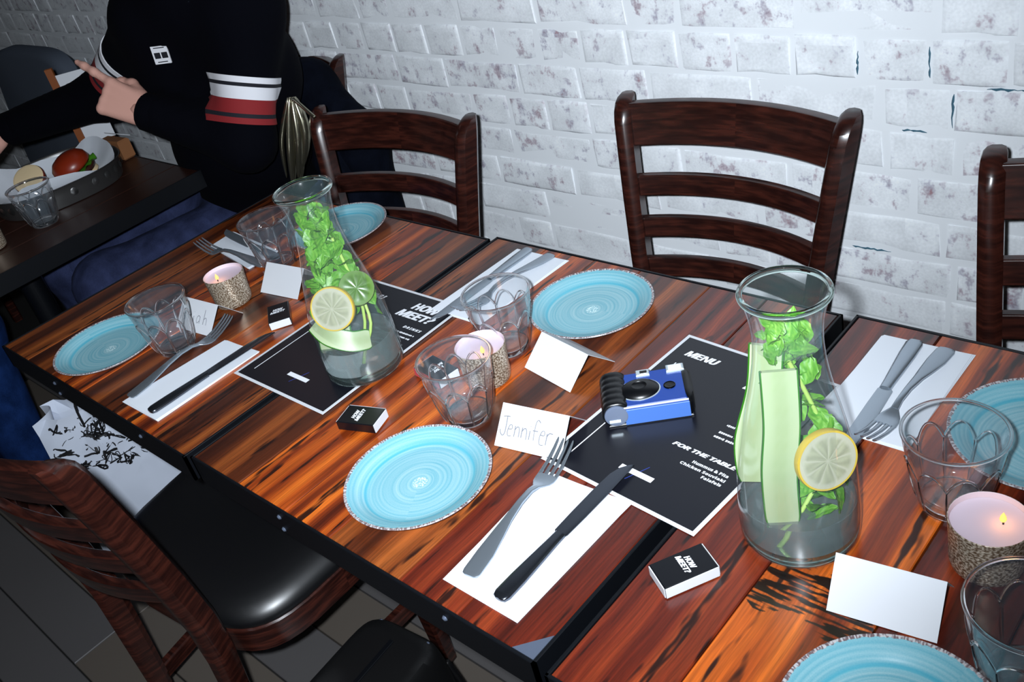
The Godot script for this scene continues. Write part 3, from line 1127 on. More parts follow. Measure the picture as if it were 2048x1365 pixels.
func make_napkin(label: String, corners: Array, y := 0.0) -> void:
	var mid := Vector3.ZERO
	for p in corners: mid += Vector3(p[0], 0, p[1]) / corners.size()
	var t := thing("paper_napkin", label, "napkin", mid + Vector3(0, TOP + y, 0), 0.0, "")
	for k in 3:
		var o := PackedVector2Array()
		for j in corners.size():
			var p := Vector2(corners[j][0] - mid.x, corners[j][1] - mid.z) * (1.0 - 0.006 * k)
			o.append(p + Vector2(0.0012, -0.0009) * k * (1 if j % 2 == 0 else -1))
		obj("fold", slab(o, 0.0009 * k + 0.0001, 0.0009 * k + 0.0009, 0.0002).done(30), M.paper_white, t)


func text_mesh(s: String, width: float, font: Font, thick := 0.0) -> Array:   # flat lettering as wide as asked, thickened by small shifts; returns mesh and box
	var m := TextMesh.new()
	m.text = s
	m.font = font
	m.font_size = 48
	m.pixel_size = 0.001
	m.depth = 0.0
	m.curve_step = 1.0
	var bb := m.get_aabb()
	var k := width / (bb.size.x + 2.0 * thick * bb.size.y)
	var a := m.surface_get_arrays(0)
	var p: PackedVector3Array = a[Mesh.ARRAY_VERTEX]
	var index: PackedInt32Array = a[Mesh.ARRAY_INDEX] if a[Mesh.ARRAY_INDEX] != null else PackedInt32Array(range(p.size()))
	var o := MB.new()
	var t := thick * bb.size.y
	for shift in ([Vector2(-t, -t * 0.5), Vector2(t, -t * 0.5), Vector2(t, t * 0.5), Vector2(-t, t * 0.5), Vector2.ZERO] if thick > 0.0 else [Vector2.ZERO]):
		var base := o.v.size()
		for q in p: o.pt(Vector3(q.x + shift.x, q.y + shift.y, 0.0) * k + Vector3(0, 0, 0.00004 * (base / p.size())))
		for q in range(0, index.size(), 3):
			if absf((p[index[q + 1]] - p[index[q]]).cross(p[index[q + 2]] - p[index[q]]).z) < 1e-12: continue
			var turned := (p[index[q + 1]] - p[index[q]]).cross(p[index[q + 2]] - p[index[q]]).z > 0.0
			o.i.append_array(PackedInt32Array([base + index[q], base + index[q + (2 if turned else 1)], base + index[q + (1 if turned else 2)]]))
	var lo := Vector3.ONE * 1e9
	var hi := -lo
	for q in o.v:
		lo = lo.min(q)
		hi = hi.max(q)
	return [o.done(5, false), AABB(lo, hi - lo)]


# lettering lying face up: its lower left corner at (x, z), reading along +x, its top towards -z
func lay_text(s: String, parent: Node3D, x: float, z: float, width: float, font: Font, y: float, turn := 0.0, height := 0.0) -> void:
	var g := text_mesh(s, width, font, 0.035 if font == slant else 0.02)
	var bb: AABB = g[1]
	var k := height / bb.size.y if height > 0.0 else 1.0
	var b := Basis(Vector3.RIGHT, Vector3(0, 0, -1) * k, Vector3.UP)
	var o := Vector3(-bb.position.x, 0, bb.position.y * k)
	var spin := Basis(Vector3.UP, turn)
	obj("lettering", g[0], M.print_white, parent, Transform3D(spin * b, Vector3(x, y, z) + spin * o))


func make_menu(label: String, at: Vector2, turn: float, y: float) -> void:
	var t := thing("menu_sheet", label, "menu", Vector3(at.x, TOP + y, at.y), -turn, "printed menu sheets")
	var m := MB.new()
	m.box(Vector3(0.216, 0.0005, 0.2795), 0.0001, Vector3(0, 0.00025, 0))
	obj("sheet", m.done(), M.card_white, t)
	var p := MB.new()
	p.box(Vector3(0.2065, 0.0002, 0.27), 0.00005, Vector3(0, 0.00055, 0))
	obj("black_print", p.done(), M.menu_black, t)
	var yy := 0.0008
	var ox := -0.108
	var oz := -0.13975
	lay_text("MENU", t, ox + 0.0215, oz + 0.0395, 0.049, slant, yy, 0, 0.0112)
	lay_text("HOW", t, ox + 0.135, oz + 0.0385, 0.057, slant, yy, 0, 0.0165)
	lay_text("MEET?", t, ox + 0.122, oz + 0.0605, 0.0775, slant, yy, 0, 0.0165)
	lay_text("D R I N K S", t, ox + 0.163, oz + 0.0815, 0.038, slant, yy, 0, 0.0052)
	lay_text("FOR THE TABLE", t, ox + 0.1125, oz + 0.181, 0.0845, slant, yy, 0, 0.0058)
	lay_text("Hummus & Pita", t, ox + 0.15, oz + 0.1945, 0.046, bold, yy, 0, 0.0046)
	lay_text("Chicken Souvlaki", t, ox + 0.139, oz + 0.202, 0.058, bold, yy, 0, 0.0042)
	lay_text("Falafels", t, ox + 0.172, oz + 0.209, 0.025, bold, yy, 0, 0.0042)
	var small := MB.new()       # the small print: too small to read in the photograph
	rng.seed = 8
	for q in [[0.159, 0.0936], [0.1705, 0.1024], [0.1205, 0.1047], [0.1925, 0.1173], [0.1465, 0.1165], [0.1462, 0.1254], [0.1452, 0.1391], [0.1442, 0.1475]]:
		if q[1] == 0.1047 or q[1] == 0.1165: continue
		var x: float = q[0]
		while x < 0.199:
			var w := rng.randf_range(0.0013, 0.0026)
			small.box(Vector3(w, 0.0001, rng.randf_range(0.0022, 0.0034)), 0.00002, Vector3(ox + x + w / 2, yy - 0.0001, oz + q[1] - 0.0015))
			x += w + (0.0006 if rng.randf() < 0.82 else 0.0022)
	obj("small_print", small.done(), M.print_white, t)
	var line := MB.new()
	line.box(Vector3(0.0014, 0.0001, 0.2), 0.00002, Vector3(ox + 0.0228, yy - 0.0001, oz + 0.157))
	obj("printed_line", line.done(), M.print_white, t)
	var lg := MB.new()
	lg.box(Vector3(0.0455, 0.0001, 0.0075), 0.00002, Vector3(ox + 0.1093, yy - 0.00005, oz + 0.2397))
	obj("logo_panel", lg.done(), M.print_white, t)
	obj("logo_line", bar(Vector3(ox + 0.104, yy - 0.00012, oz + 0.2535), Vector3(ox + 0.116, yy - 0.00012, oz + 0.2245), 0.0007, 0.00008).done(), M.print_blue, t)


# a folded place card: foot of its front leaf at (x, z), turned by a, the leaf leaning back at tilt; strokes are the pencilled letters
func make_card(label: String, x: float, z: float, a: float, tilt: float, strokes := []) -> void:
	var w := 0.0913
	var l := 0.0522
	var t := thing("place_card", label, "place card", Vector3(x, TOP, z), -a, "")
	var th := 0.0005
	var ridge := Vector3(0, l * sin(tilt), -l * cos(tilt))
	var leaf := func(from: Vector3, to: Vector3) -> ArrayMesh: return bar(from, to, w, th, 0.1, Vector3.RIGHT).done()
	obj("front_leaf", leaf.call(Vector3(0, th, 0), ridge), M.card_white, t)
	obj("back_leaf", leaf.call(ridge, Vector3(0, th, -2.0 * l * cos(tilt))), M.card_white, t)
	if strokes.size():
		var m := MB.new()
		var up := Vector3(0, sin(tilt), -cos(tilt))
		var out := Vector3(0, cos(tilt), sin(tilt))
		for s in strokes:
			var pts := []
			for p in s: pts.append(Vector3(-w / 2, 0, 0) + Vector3(p.x * w, 0, 0) + up * (p.y * l) + out * 0.0006)
			tube(bezier(pts, maxi(2, pts.size() * 3)), 0.0006, 6, m, 0.7)
		obj("pencilled_name", m.done(60), M.pencil_grey, t)


func make_matchbox(label: String, x: float, z: float, turn: float, side: String) -> void:   # long axis along x; +x end and -z side are pale
	var t := thing("matchbox", label, "matchbox", Vector3(x, TOP, z), turn, "")
	var m := MB.new()
	m.box(Vector3(0.056, 0.014, 0.0345), 0.001, Vector3(0, 0.0072, 0))
	obj("sleeve", m.done(), M.box_black, t)
	for s in [-1.0, 1.0]:
		var e := MB.new()
		e.box(Vector3(0.0012, 0.0122, 0.0325), 0.0003, Vector3(s * 0.0283, 0.0072, 0))
		obj("tray_end", e.done(), M.card_white, t)
	var st := MB.new()
	st.box(Vector3(0.0555, 0.0124, 0.0008), 0.0002, Vector3(0, 0.0074, -0.0174))
	obj("striker", st.done(), M[side], t)
	lay_text("HOW", t, -0.0045, 0.0085, 0.017, slant, 0.0146, PI / 2, 0.0058)
	lay_text("MEET?", t, 0.0028, 0.0128, 0.024, slant, 0.0146, PI / 2, 0.0058)


func make_camera_prop() -> void:   # the blue compact camera lying on its back; x along it, lens up
	var t := thing("film_camera", "blue compact film camera lying lens up on the corner of the larger menu", "camera", Vector3(0.4865, TOP + 0.001, 0.2475), 0.694)
	var m := MB.new()
	m.box(Vector3(0.074, 0.0245, 0.0655), 0.0025, Vector3(0.0125, 0.0145, 0))
	obj("body", m.done(), M.camera_blue, t)
	var f := MB.new()
	f.box(Vector3(0.075, 0.0215, 0.0016), 0.0005, Vector3(0.0125, 0.0125, 0.0331))
	obj("top_panel", f.done(), M.camera_light_blue, t)
	obj("trim_line", bar(Vector3(-0.026, 0.0258, 0.0325), Vector3(0.0495, 0.0258, 0.0325), 0.0016, 0.0016).done(), M.card_white, t)
	var g := MB.new()
	var rows := []
	for j in 41:
		var z := -0.034 + 0.066 * j / 40.0
		var r := 0.0155 + 0.0009 * absf(sin(j / 40.0 * PI * 6.0))
		if j == 0 or j == 40: r = 0.0135
		rows.append(oval(Vector3(-0.0345, 0.0165, z), Vector3.RIGHT, Vector3.UP, r * 1.02, r, 24, 0.8))
	g.skin(rows)
	obj("ribbed_grip", g.done(50), M.camera_black, t)
	var cap_ := lathe([[0.0002, 0.002], [0.012, 0.002], [0.0138, 0.0012], [0.0142, -0.001]], 28, false, false)
	obj("grip_cap", cap_.done(50, false), M.camera_grey, t, Transform3D(Basis(Vector3.RIGHT, PI / 2), Vector3(-0.0345, 0.0165, 0.0325)))
	var wd := MB.new()
	wd.box(Vector3(0.013, 0.004, 0.0012), 0.0003, Vector3(-0.037, 0.0105, 0.035))
	obj("counter_window", wd.done(), M.camera_silver, t)
	var e := MB.new()
	rows = []
	for q in [[0.047, 0.9], [0.05, 1.0], [0.0535, 0.96], [0.056, 0.8]]:
		rows.append(oval(Vector3(q[0], 0.0142, 0.0), Vector3.BACK, Vector3.UP, 0.0335 * q[1], 0.0142 * q[1], 20, 0.45))
	e.skin(rows)
	obj("end_grip", e.done(45), M.camera_black, t)
	var bk := MB.new()
	bk.box(Vector3(0.098, 0.003, 0.066), 0.001, Vector3(0.004, 0.0016, 0))
	obj("back_panel", bk.done(), M.camera_black, t)
	var ln := lathe([[0.0238, -0.001], [0.0232, 0.0015], [0.02, 0.0042], [0.0145, 0.0064], [0.009, 0.0072], [0.0078, 0.006], [0.0055, 0.0054], [0.0002, 0.0052]], 40, false, true)
	obj("lens_cover", ln.done(40, false), M.camera_black, t, Transform3D(Basis.from_scale(Vector3(1.0, 1.0, 0.82)), Vector3(-0.004, 0.0265, 0.003)))
	var lb := lathe([[0.0235, 0.0], [0.0246, 0.0006], [0.0246, 0.0014], [0.0232, 0.0014]], 40, false, false)
	obj("lens_ring", lb.done(40, false), M.camera_silver, t, Transform3D(Basis.from_scale(Vector3(1.0, 1.0, 0.82)), Vector3(-0.004, 0.0262, 0.0036)))
	var bt := lathe([[0.0072, 0.0], [0.0072, 0.001], [0.0062, 0.0016], [0.0058, 0.0008], [0.003, 0.0004], [0.0002, 0.0008]], 24, false, true)
	obj("sensor_window", bt.done(40, false), M.lens_glass, t, Transform3D(Basis(), Vector3(0.031, 0.0266, 0.003)))
	var vf := MB.new()
	vf.box(Vector3(0.016, 0.0045, 0.011), 0.0008, Vector3(0.002, 0.0268, -0.0275))
	obj("viewfinder", vf.done(), M.camera_silver, t)
	var vp := MB.new()
	vp.box(Vector3(0.0085, 0.0012, 0.0055), 0.0003, Vector3(0.003, 0.0293, -0.0268))
	obj("viewfinder_pane", vp.done(), M.lens_glass, t)
	var fl := MB.new()
	fl.box(Vector3(0.021, 0.006, 0.0125), 0.001, Vector3(0.0405, 0.0268, -0.0275))
	obj("flash_window", fl.done(), M.camera_silver, t)
	var fp := MB.new()
	fp.box(Vector3(0.0155, 0.0012, 0.008), 0.0003, Vector3(0.0405, 0.03, -0.0272))
	obj("flash_pane", fp.done(), M.print_white, t)


# ---------------------------------------------------------------- people
# the skin-tight field of a limb or a trunk as capsules, grown by g for the cloth over it
func grown(caps: Array, g: float) -> Array:
	return caps.map(func(c): return [c[0], c[1], c[2] + g, c[3] + g])


func trunk_caps(j: Dictionary) -> Array:
	var side: Vector3 = (j.ls - j.rs).normalized()
	var hip: Vector3 = (j.lh - j.rh).normalized()
	var sm: Vector3 = (j.ls + j.rs) / 2
	var hm: Vector3 = (j.lh + j.rh) / 2
	var waist := sm.lerp(hm, 0.62)
	var chest := sm.lerp(hm, 0.28)
	return [[chest - side * 0.075, chest + side * 0.075, 0.099, 0.099], [waist - side * 0.05, waist + side * 0.05, 0.102, 0.102], [chest - side * 0.06, waist - side * 0.05, 0.096, 0.097], [chest + side * 0.06, waist + side * 0.05, 0.096, 0.097],
		[hm - hip * 0.07, hm + hip * 0.07, 0.115, 0.115], [waist, hm, 0.11, 0.12], [j.ls - side * 0.02, sm + Vector3(0, 0.03, 0), 0.062, 0.06], [j.rs + side * 0.02, sm + Vector3(0, 0.03, 0), 0.062, 0.06], [j.ls - side * 0.03, chest + side * 0.06, 0.07, 0.1], [j.rs + side * 0.03, chest - side * 0.06, 0.07, 0.1]]


func arm_caps(s: Vector3, e: Vector3, w: Vector3) -> Array:
	return [[s, e, 0.052, 0.041], [e, w, 0.041, 0.029]]


func leg_caps(h: Vector3, k: Vector3, a: Vector3) -> Array:
	return [[h, k, 0.088, 0.06], [k, a, 0.058, 0.04]]


func hand_mb(w: Vector3, x: Vector3, n: Vector3, thumb_up: float, point: bool) -> MB:   # x: towards the fingers, n: out of the back of the hand
	x = x.normalized()
	n = (n - x * n.dot(x)).normalized()
	var y := n.cross(x) * thumb_up
	var at := func(a: float, b: float, c: float) -> Vector3: return w + x * a + y * b + n * c
	var caps := []
	for q in [[0.024, 0.028], [0.008, 0.009], [-0.01, -0.011], [-0.024, -0.028]]:
		caps.append([at.call(-0.03, q[0] * 0.55, 0), at.call(0.085, q[1], 0.002), 0.019, 0.0125])
	var roots := [0.029, 0.0095, -0.0105, -0.0285]
	var len := [0.045, 0.049, 0.045, 0.036]
	for f in 4:
		var a: Vector3 = at.call(0.086, roots[f], 0.001)
		var l: float = len[f]
		if point and f == 0:
			caps.append([a, at.call(0.086 + l, 0.037, 0.002), 0.0098, 0.0085])
			caps.append([at.call(0.086 + l, 0.037, 0.002), at.call(0.086 + l + 0.027, 0.041, -0.002), 0.0085, 0.0076])
			caps.append([at.call(0.086 + l + 0.027, 0.041, -0.002), at.call(0.086 + l + 0.047, 0.043, -0.006), 0.0076, 0.0062])
		else:
			var c := 1.0 if point else 0.45
			var p1: Vector3 = at.call(0.086 + l * (1.0 - 0.45 * c), roots[f] * 0.96, -l * 0.8 * c)
			var p2: Vector3 = p1 + x * (0.024 - 0.042 * c) - n * (0.008 + 0.018 * c)
			var p3: Vector3 = p2 - x * (0.022 * c - 0.006) - n * 0.006 + n * 0.012 * c
			caps.append([a, p1, 0.0102, 0.0092])
			caps.append([p1, p2, 0.0092, 0.0082])
			caps.append([p2, p3, 0.0082, 0.0068])
	var t0: Vector3 = at.call(0.02, 0.026, -0.008)
	var t1: Vector3 = at.call(0.055, 0.043, -0.022)
	var t2: Vector3 = at.call(0.083, 0.04, -0.03)
	var t3: Vector3 = at.call(0.104, 0.032, -0.033)
	caps.append([t0, t1, 0.016, 0.0115]); caps.append([t1, t2, 0.0112, 0.0096]); caps.append([t2, t3, 0.0096, 0.0078])
	return nets(caps, 0.008, 0.0034)


func head_mb(c: Vector3, f: Vector3, neck: Vector3) -> MB:   # c: middle of the skull, f: where the face looks
	f = f.normalized()
	var s := Vector3.UP.cross(f).normalized()
	var u := f.cross(s)
	var at := func(a: float, b: float, d: float) -> Vector3: return c + s * a + u * b + f * d
	var caps := [[at.call(0, 0.03, -0.02), at.call(0, 0.025, 0.02), 0.082, 0.078], [at.call(0, -0.03, 0.03), at.call(0, -0.085, 0.052), 0.062, 0.035], [at.call(-0.03, -0.05, 0.02), at.call(0.03, -0.05, 0.02), 0.045, 0.045],
		[at.call(0, -0.08, 0.068), at.call(0, -0.088, 0.07), 0.018, 0.016], [at.call(0, 0.005, 0.094), at.call(0, -0.03, 0.112), 0.008, 0.012], [at.call(-0.012, -0.033, 0.1), at.call(0.012, -0.033, 0.1), 0.007, 0.007],
		[at.call(-0.045, 0.018, 0.082), at.call(-0.012, 0.02, 0.093), 0.007, 0.008], [at.call(0.045, 0.018, 0.082), at.call(0.012, 0.02, 0.093), 0.007, 0.008], [at.call(-0.018, -0.058, 0.088), at.call(0.018, -0.058, 0.088), 0.007, 0.007],
		[at.call(-0.079, 0.012, -0.005), at.call(-0.078, -0.024, 0.0), 0.013, 0.009], [at.call(0.079, 0.012, -0.005), at.call(0.078, -0.024, 0.0), 0.013, 0.009], [neck, at.call(0, -0.05, -0.01), 0.056, 0.052]]
	return nets(caps, 0.02, 0.0065)


func sleeve_ring(caps: Array, k: float, a: Vector3, b: Vector3, t0: float, t1: float, off: float, most: float) -> MB:   # a knitted band lying on the sleeve
	var d := (b - a).normalized()
	var r := d.cross(Vector3.UP).normalized()
	var u := r.cross(d)
	var rows := []
	for j in 4:
		var t := lerpf(t0, t1, [0.0, 0.0, 1.0, 1.0][j])
		var c := a.lerp(b, t)
		var row := PackedVector3Array()
		for q in 40:
			var dir := r * cos(TAU * q / 40) + u * sin(TAU * q / 40)
			var lo := 0.02
			var hi := most
			for step in 14:
				var m := (lo + hi) / 2
				if field(caps, k, c + dir * m) < 0.0: lo = m
				else: hi = m
			row.append(c + dir * (lo + (off if j == 1 or j == 2 else -0.004)))
		rows.append(row)
	var o := MB.new()
	o.skin(rows, true, false, false)
	return o


func make_person(label: String, j: Dictionary, shirt: String, trousers: String) -> Node3D:
	var t := thing("person", label, "person")
	var f: Vector3 = j.face
	var trunk := trunk_caps(j)
	var sm: Vector3 = (j.ls + j.rs) / 2
	var neck := sm + Vector3(0, 0.05, 0) + f * 0.01
	var all := trunk.duplicate()
	all.append_array(arm_caps(j.ls, j.le, j.lw)); all.append_array(arm_caps(j.rs, j.re, j.rw))
	all.append_array(leg_caps(j.lh, j.lk, j.la)); all.append_array(leg_caps(j.rh, j.rk, j.ra))
	all.append([neck, j.head - Vector3(0, 0.06, 0), 0.055, 0.052])
	for a in [j.la, j.ra]: all.append([a + Vector3(0, -0.03, 0), a + f * 0.15 + Vector3(0, -0.045, 0), 0.04, 0.03])
	var body := nets(all, 0.05, 0.02)
	body.add(head_mb(j.head, f, neck))
	body.add(hand_mb(j.lw, j.lx, j.ln, -1.0, j.point))
	body.add(hand_mb(j.rw, j.rx, j.rn, 1.0, false))
	obj("body", body.done(180), M.skin, t)
	var hu: Vector3 = j.head
	var hair := nets([[hu + Vector3(0, 0.045, 0) - f * 0.03, hu + Vector3(0, 0.05, 0) + f * 0.02, 0.083, 0.074], [hu - f * 0.045 + Vector3(0, 0.03, 0), hu - f * 0.055 + Vector3(0, -0.05, 0), 0.078, 0.06]], 0.03, 0.011)
	obj("hair", hair.done(180), M.hair_brown, t)
	var hs := Vector3.UP.cross(f).normalized()
	for s in [-1.0, 1.0]:
		var e := SphereMesh.new()
		e.radius = 0.011; e.height = 0.022; e.radial_segments = 16; e.rings = 8
		obj("eye", e, M.eye_white, t, Transform3D(Basis(), hu + hs * 0.03 * s + f * 0.0895 + Vector3(0, 0.004, 0)))
		var p := SphereMesh.new()
		p.radius = 0.0052; p.height = 0.0104; p.radial_segments = 12; p.rings = 6
		obj("pupil", p, M.ink_black, t, Transform3D(Basis(), hu + hs * 0.03 * s + f * 0.0968 + Vector3(0, 0.004, 0)))
	obj("mouth", tube([hu - hs * 0.02 + f * 0.094 + Vector3(0, -0.056, 0), hu + f * 0.098 + Vector3(0, -0.058, 0), hu + hs * 0.02 + f * 0.094 + Vector3(0, -0.056, 0)], 0.0045, 8).done(180), M.lip, t)
	# the knitted top: trunk and sleeves, open at the neck, the wrists and the hem
	var top := grown(trunk, 0.013)
	top.append_array(grown(arm_caps(j.ls, j.le, j.lw), 0.012)); top.append_array(grown(arm_caps(j.rs, j.re, j.rw), 0.012))
	var lw_dir: Vector3 = (j.lw - j.le).normalized()
	var n := top.size()
	top[n - 3] = [j.le, j.lw - lw_dir * 0.045, 0.055, 0.044]
	var rw_dir: Vector3 = (j.rw - j.re).normalized()
	top[n - 1] = [j.re, j.rw - rw_dir * 0.045, 0.055, 0.044]
	top.append([sm + Vector3(0, 0.02, 0), sm + Vector3(0, 0.075, 0) + f * 0.01, 0.075, 0.068])
	top.append([(j.lh + j.rh) / 2 - (j.lh - j.rh) * 0.25 + Vector3(0, -0.01, 0), (j.lh + j.rh) / 2 + (j.lh - j.rh) * 0.3 + Vector3(0, 0.0, 0), 0.15, 0.15])
	var cloth := nets(top, 0.045, 0.0135)
	obj("knit_top", cloth.done(180), M[shirt], t)
	for q in [[j.lw - lw_dir * 0.018, lw_dir], [j.rw - rw_dir * 0.018, rw_dir]]:
		obj("cuff", tube([q[0] - q[1] * 0.04, q[0] - q[1] * 0.01, q[0] + q[1] * 0.012, q[0] + q[1] * 0.018], [0.042, 0.0415, 0.041, 0.036], 20).done(50), M[shirt], t)
	if j.stripes:
		for arm in [[j.ls, j.le, -0.1], [j.rs, j.re, -0.16]]:
			for q in [[0.6, 0.645, "white"], [0.645, 0.672, "navy"], [0.672, 0.765, "white"], [0.765, 0.87, "red"], [0.87, 0.9, "navy"], [0.9, 0.945, "red"]]:
				obj("sleeve_stripe", sleeve_ring(top, 0.045, arm[0], arm[1], q[0] + arm[2], q[1] + arm[2], 0.0022, 0.08).done(50, false), M["stripe_" + q[2]], t)
	var legs := grown(leg_caps(j.lh, j.lk, j.la), 0.014)
	legs.append_array(grown(leg_caps(j.rh, j.rk, j.ra), 0.014))
	var hm: Vector3 = (j.lh + j.rh) / 2
	var hip: Vector3 = (j.lh - j.rh).normalized()
	legs.append([hm - hip * 0.075, hm + hip * 0.075, 0.14, 0.14])
	legs.append([hm, hm + Vector3(0, 0.08, 0), 0.14, 0.13])
	obj("jeans", nets(legs, 0.045, 0.015).done(180), M[trousers], t)
	for a in [j.la, j.ra]:
		var shoe := nets([[a + Vector3(0, -0.035, 0) - f * 0.03, a + f * 0.07 + Vector3(0, -0.04, 0), 0.047, 0.045], [a + f * 0.07 + Vector3(0, -0.04, 0), a + f * 0.17 + Vector3(0, -0.05, 0), 0.046, 0.036]], 0.03, 0.012, [[Vector3.DOWN, -0.004]])
		obj("shoe", shoe.done(180), M.black_leather, t)
	return t


func build_people() -> void:
	var f := Vector3(sin(0.32), 0, cos(0.32))
	var p := make_person("seated person in a black top with white and red sleeve stripes, pointing with one finger", {
		"ls": Vector3(-0.685, 1.09, -0.125), "rs": Vector3(-0.935, 1.09, -0.035), "le": Vector3(-0.69, 0.845, -0.015), "lw": Vector3(-0.885, 0.938, 0.078), "re": Vector3(-1.2, 0.925, 0.005), "rw": Vector3(-1.425, 0.888, 0.185),
		"lx": Vector3(-0.13, 0.072, 0.055), "ln": Vector3(2.0, 0.5, 0.85), "point": true, "rx": Vector3(-0.14, -0.03, 0.1), "rn": Vector3(0.2, 1.0, 0.3),
		"lh": Vector3(-0.97, 0.545, -0.2), "rh": Vector3(-1.14, 0.545, -0.19), "lk": Vector3(-1.1, 0.55, 0.24), "rk": Vector3(-1.36, 0.55, 0.22), "la": Vector3(-1.1, 0.09, 0.2), "ra": Vector3(-1.4, 0.09, 0.2),
		"head": Vector3(-0.83, 1.33, -0.02), "face": f, "stripes": true}, "black_knit", "denim")
	# the woven badge on the chest
	var at := Vector3(-0.85, 1.035, 0.0)
	var nrm := (f + Vector3(0.35, 0.05, 0)).normalized()
	for step in 60:
		if field(grown(trunk_caps({"ls": Vector3(-0.685, 1.09, -0.125), "rs": Vector3(-0.935, 1.09, -0.035), "lh": Vector3(-0.97, 0.545, -0.2), "rh": Vector3(-1.14, 0.545, -0.19)}), 0.014), 0.045, at) < 0.0: at += nrm * 0.004
		elif step > 0: break
		else: at -= nrm * 0.02
	var b := Basis(Vector3.UP.cross(nrm).normalized(), nrm.cross(Vector3.UP.cross(nrm).normalized()), nrm)
	b = b * Basis(Vector3.BACK, -0.06)
	var badge := MB.new()
	badge.box(Vector3(0.036, 0.037, 0.003), 0.0005)
	var bo := obj("badge", badge.done(), M.stripe_white, p, Transform3D(b, at + nrm * 0.003))
	for q in [[-0.0075, -0.001, 0.013, 0.012], [0.0085, -0.001, 0.013, 0.012], [0.0, 0.0145, 0.024, 0.0018], [0.0, -0.0142, 0.022, 0.0018]]:
		var m := MB.new()
		m.box(Vector3(q[2], q[3], 0.0015), 0.0003, Vector3(q[0], q[1], 0.0014))
		obj("badge_mark", m.done(), M.stripe_navy, bo)
	make_person("person in bright blue jeans, one knee showing beside the left table's corner", {
		"ls": Vector3(-1.3, 1.04, 0.92), "rs": Vector3(-1.63, 1.04, 0.92), "le": Vector3(-1.27, 0.83, 0.78), "lw": Vector3(-1.32, 0.8, 0.56), "re": Vector3(-1.72, 0.83, 0.8), "rw": Vector3(-1.66, 0.8, 0.57),
		"lx": Vector3(-0.05, -0.03, -0.2), "ln": Vector3(0, 1, -0.2), "point": false, "rx": Vector3(0.05, -0.03, -0.2), "rn": Vector3(0, 1, -0.2),
		"lh": Vector3(-1.37, 0.54, 0.95), "rh": Vector3(-1.56, 0.54, 0.95), "lk": Vector3(-1.285, 0.545, 0.53), "rk": Vector3(-1.6, 0.54, 0.53), "la": Vector3(-1.3, 0.09, 0.56), "ra": Vector3(-1.6, 0.09, 0.56),
		"head": Vector3(-1.46, 1.3, 0.88), "face": Vector3(0, 0, -1), "stripes": false}, "navy_cloth", "bright_denim")


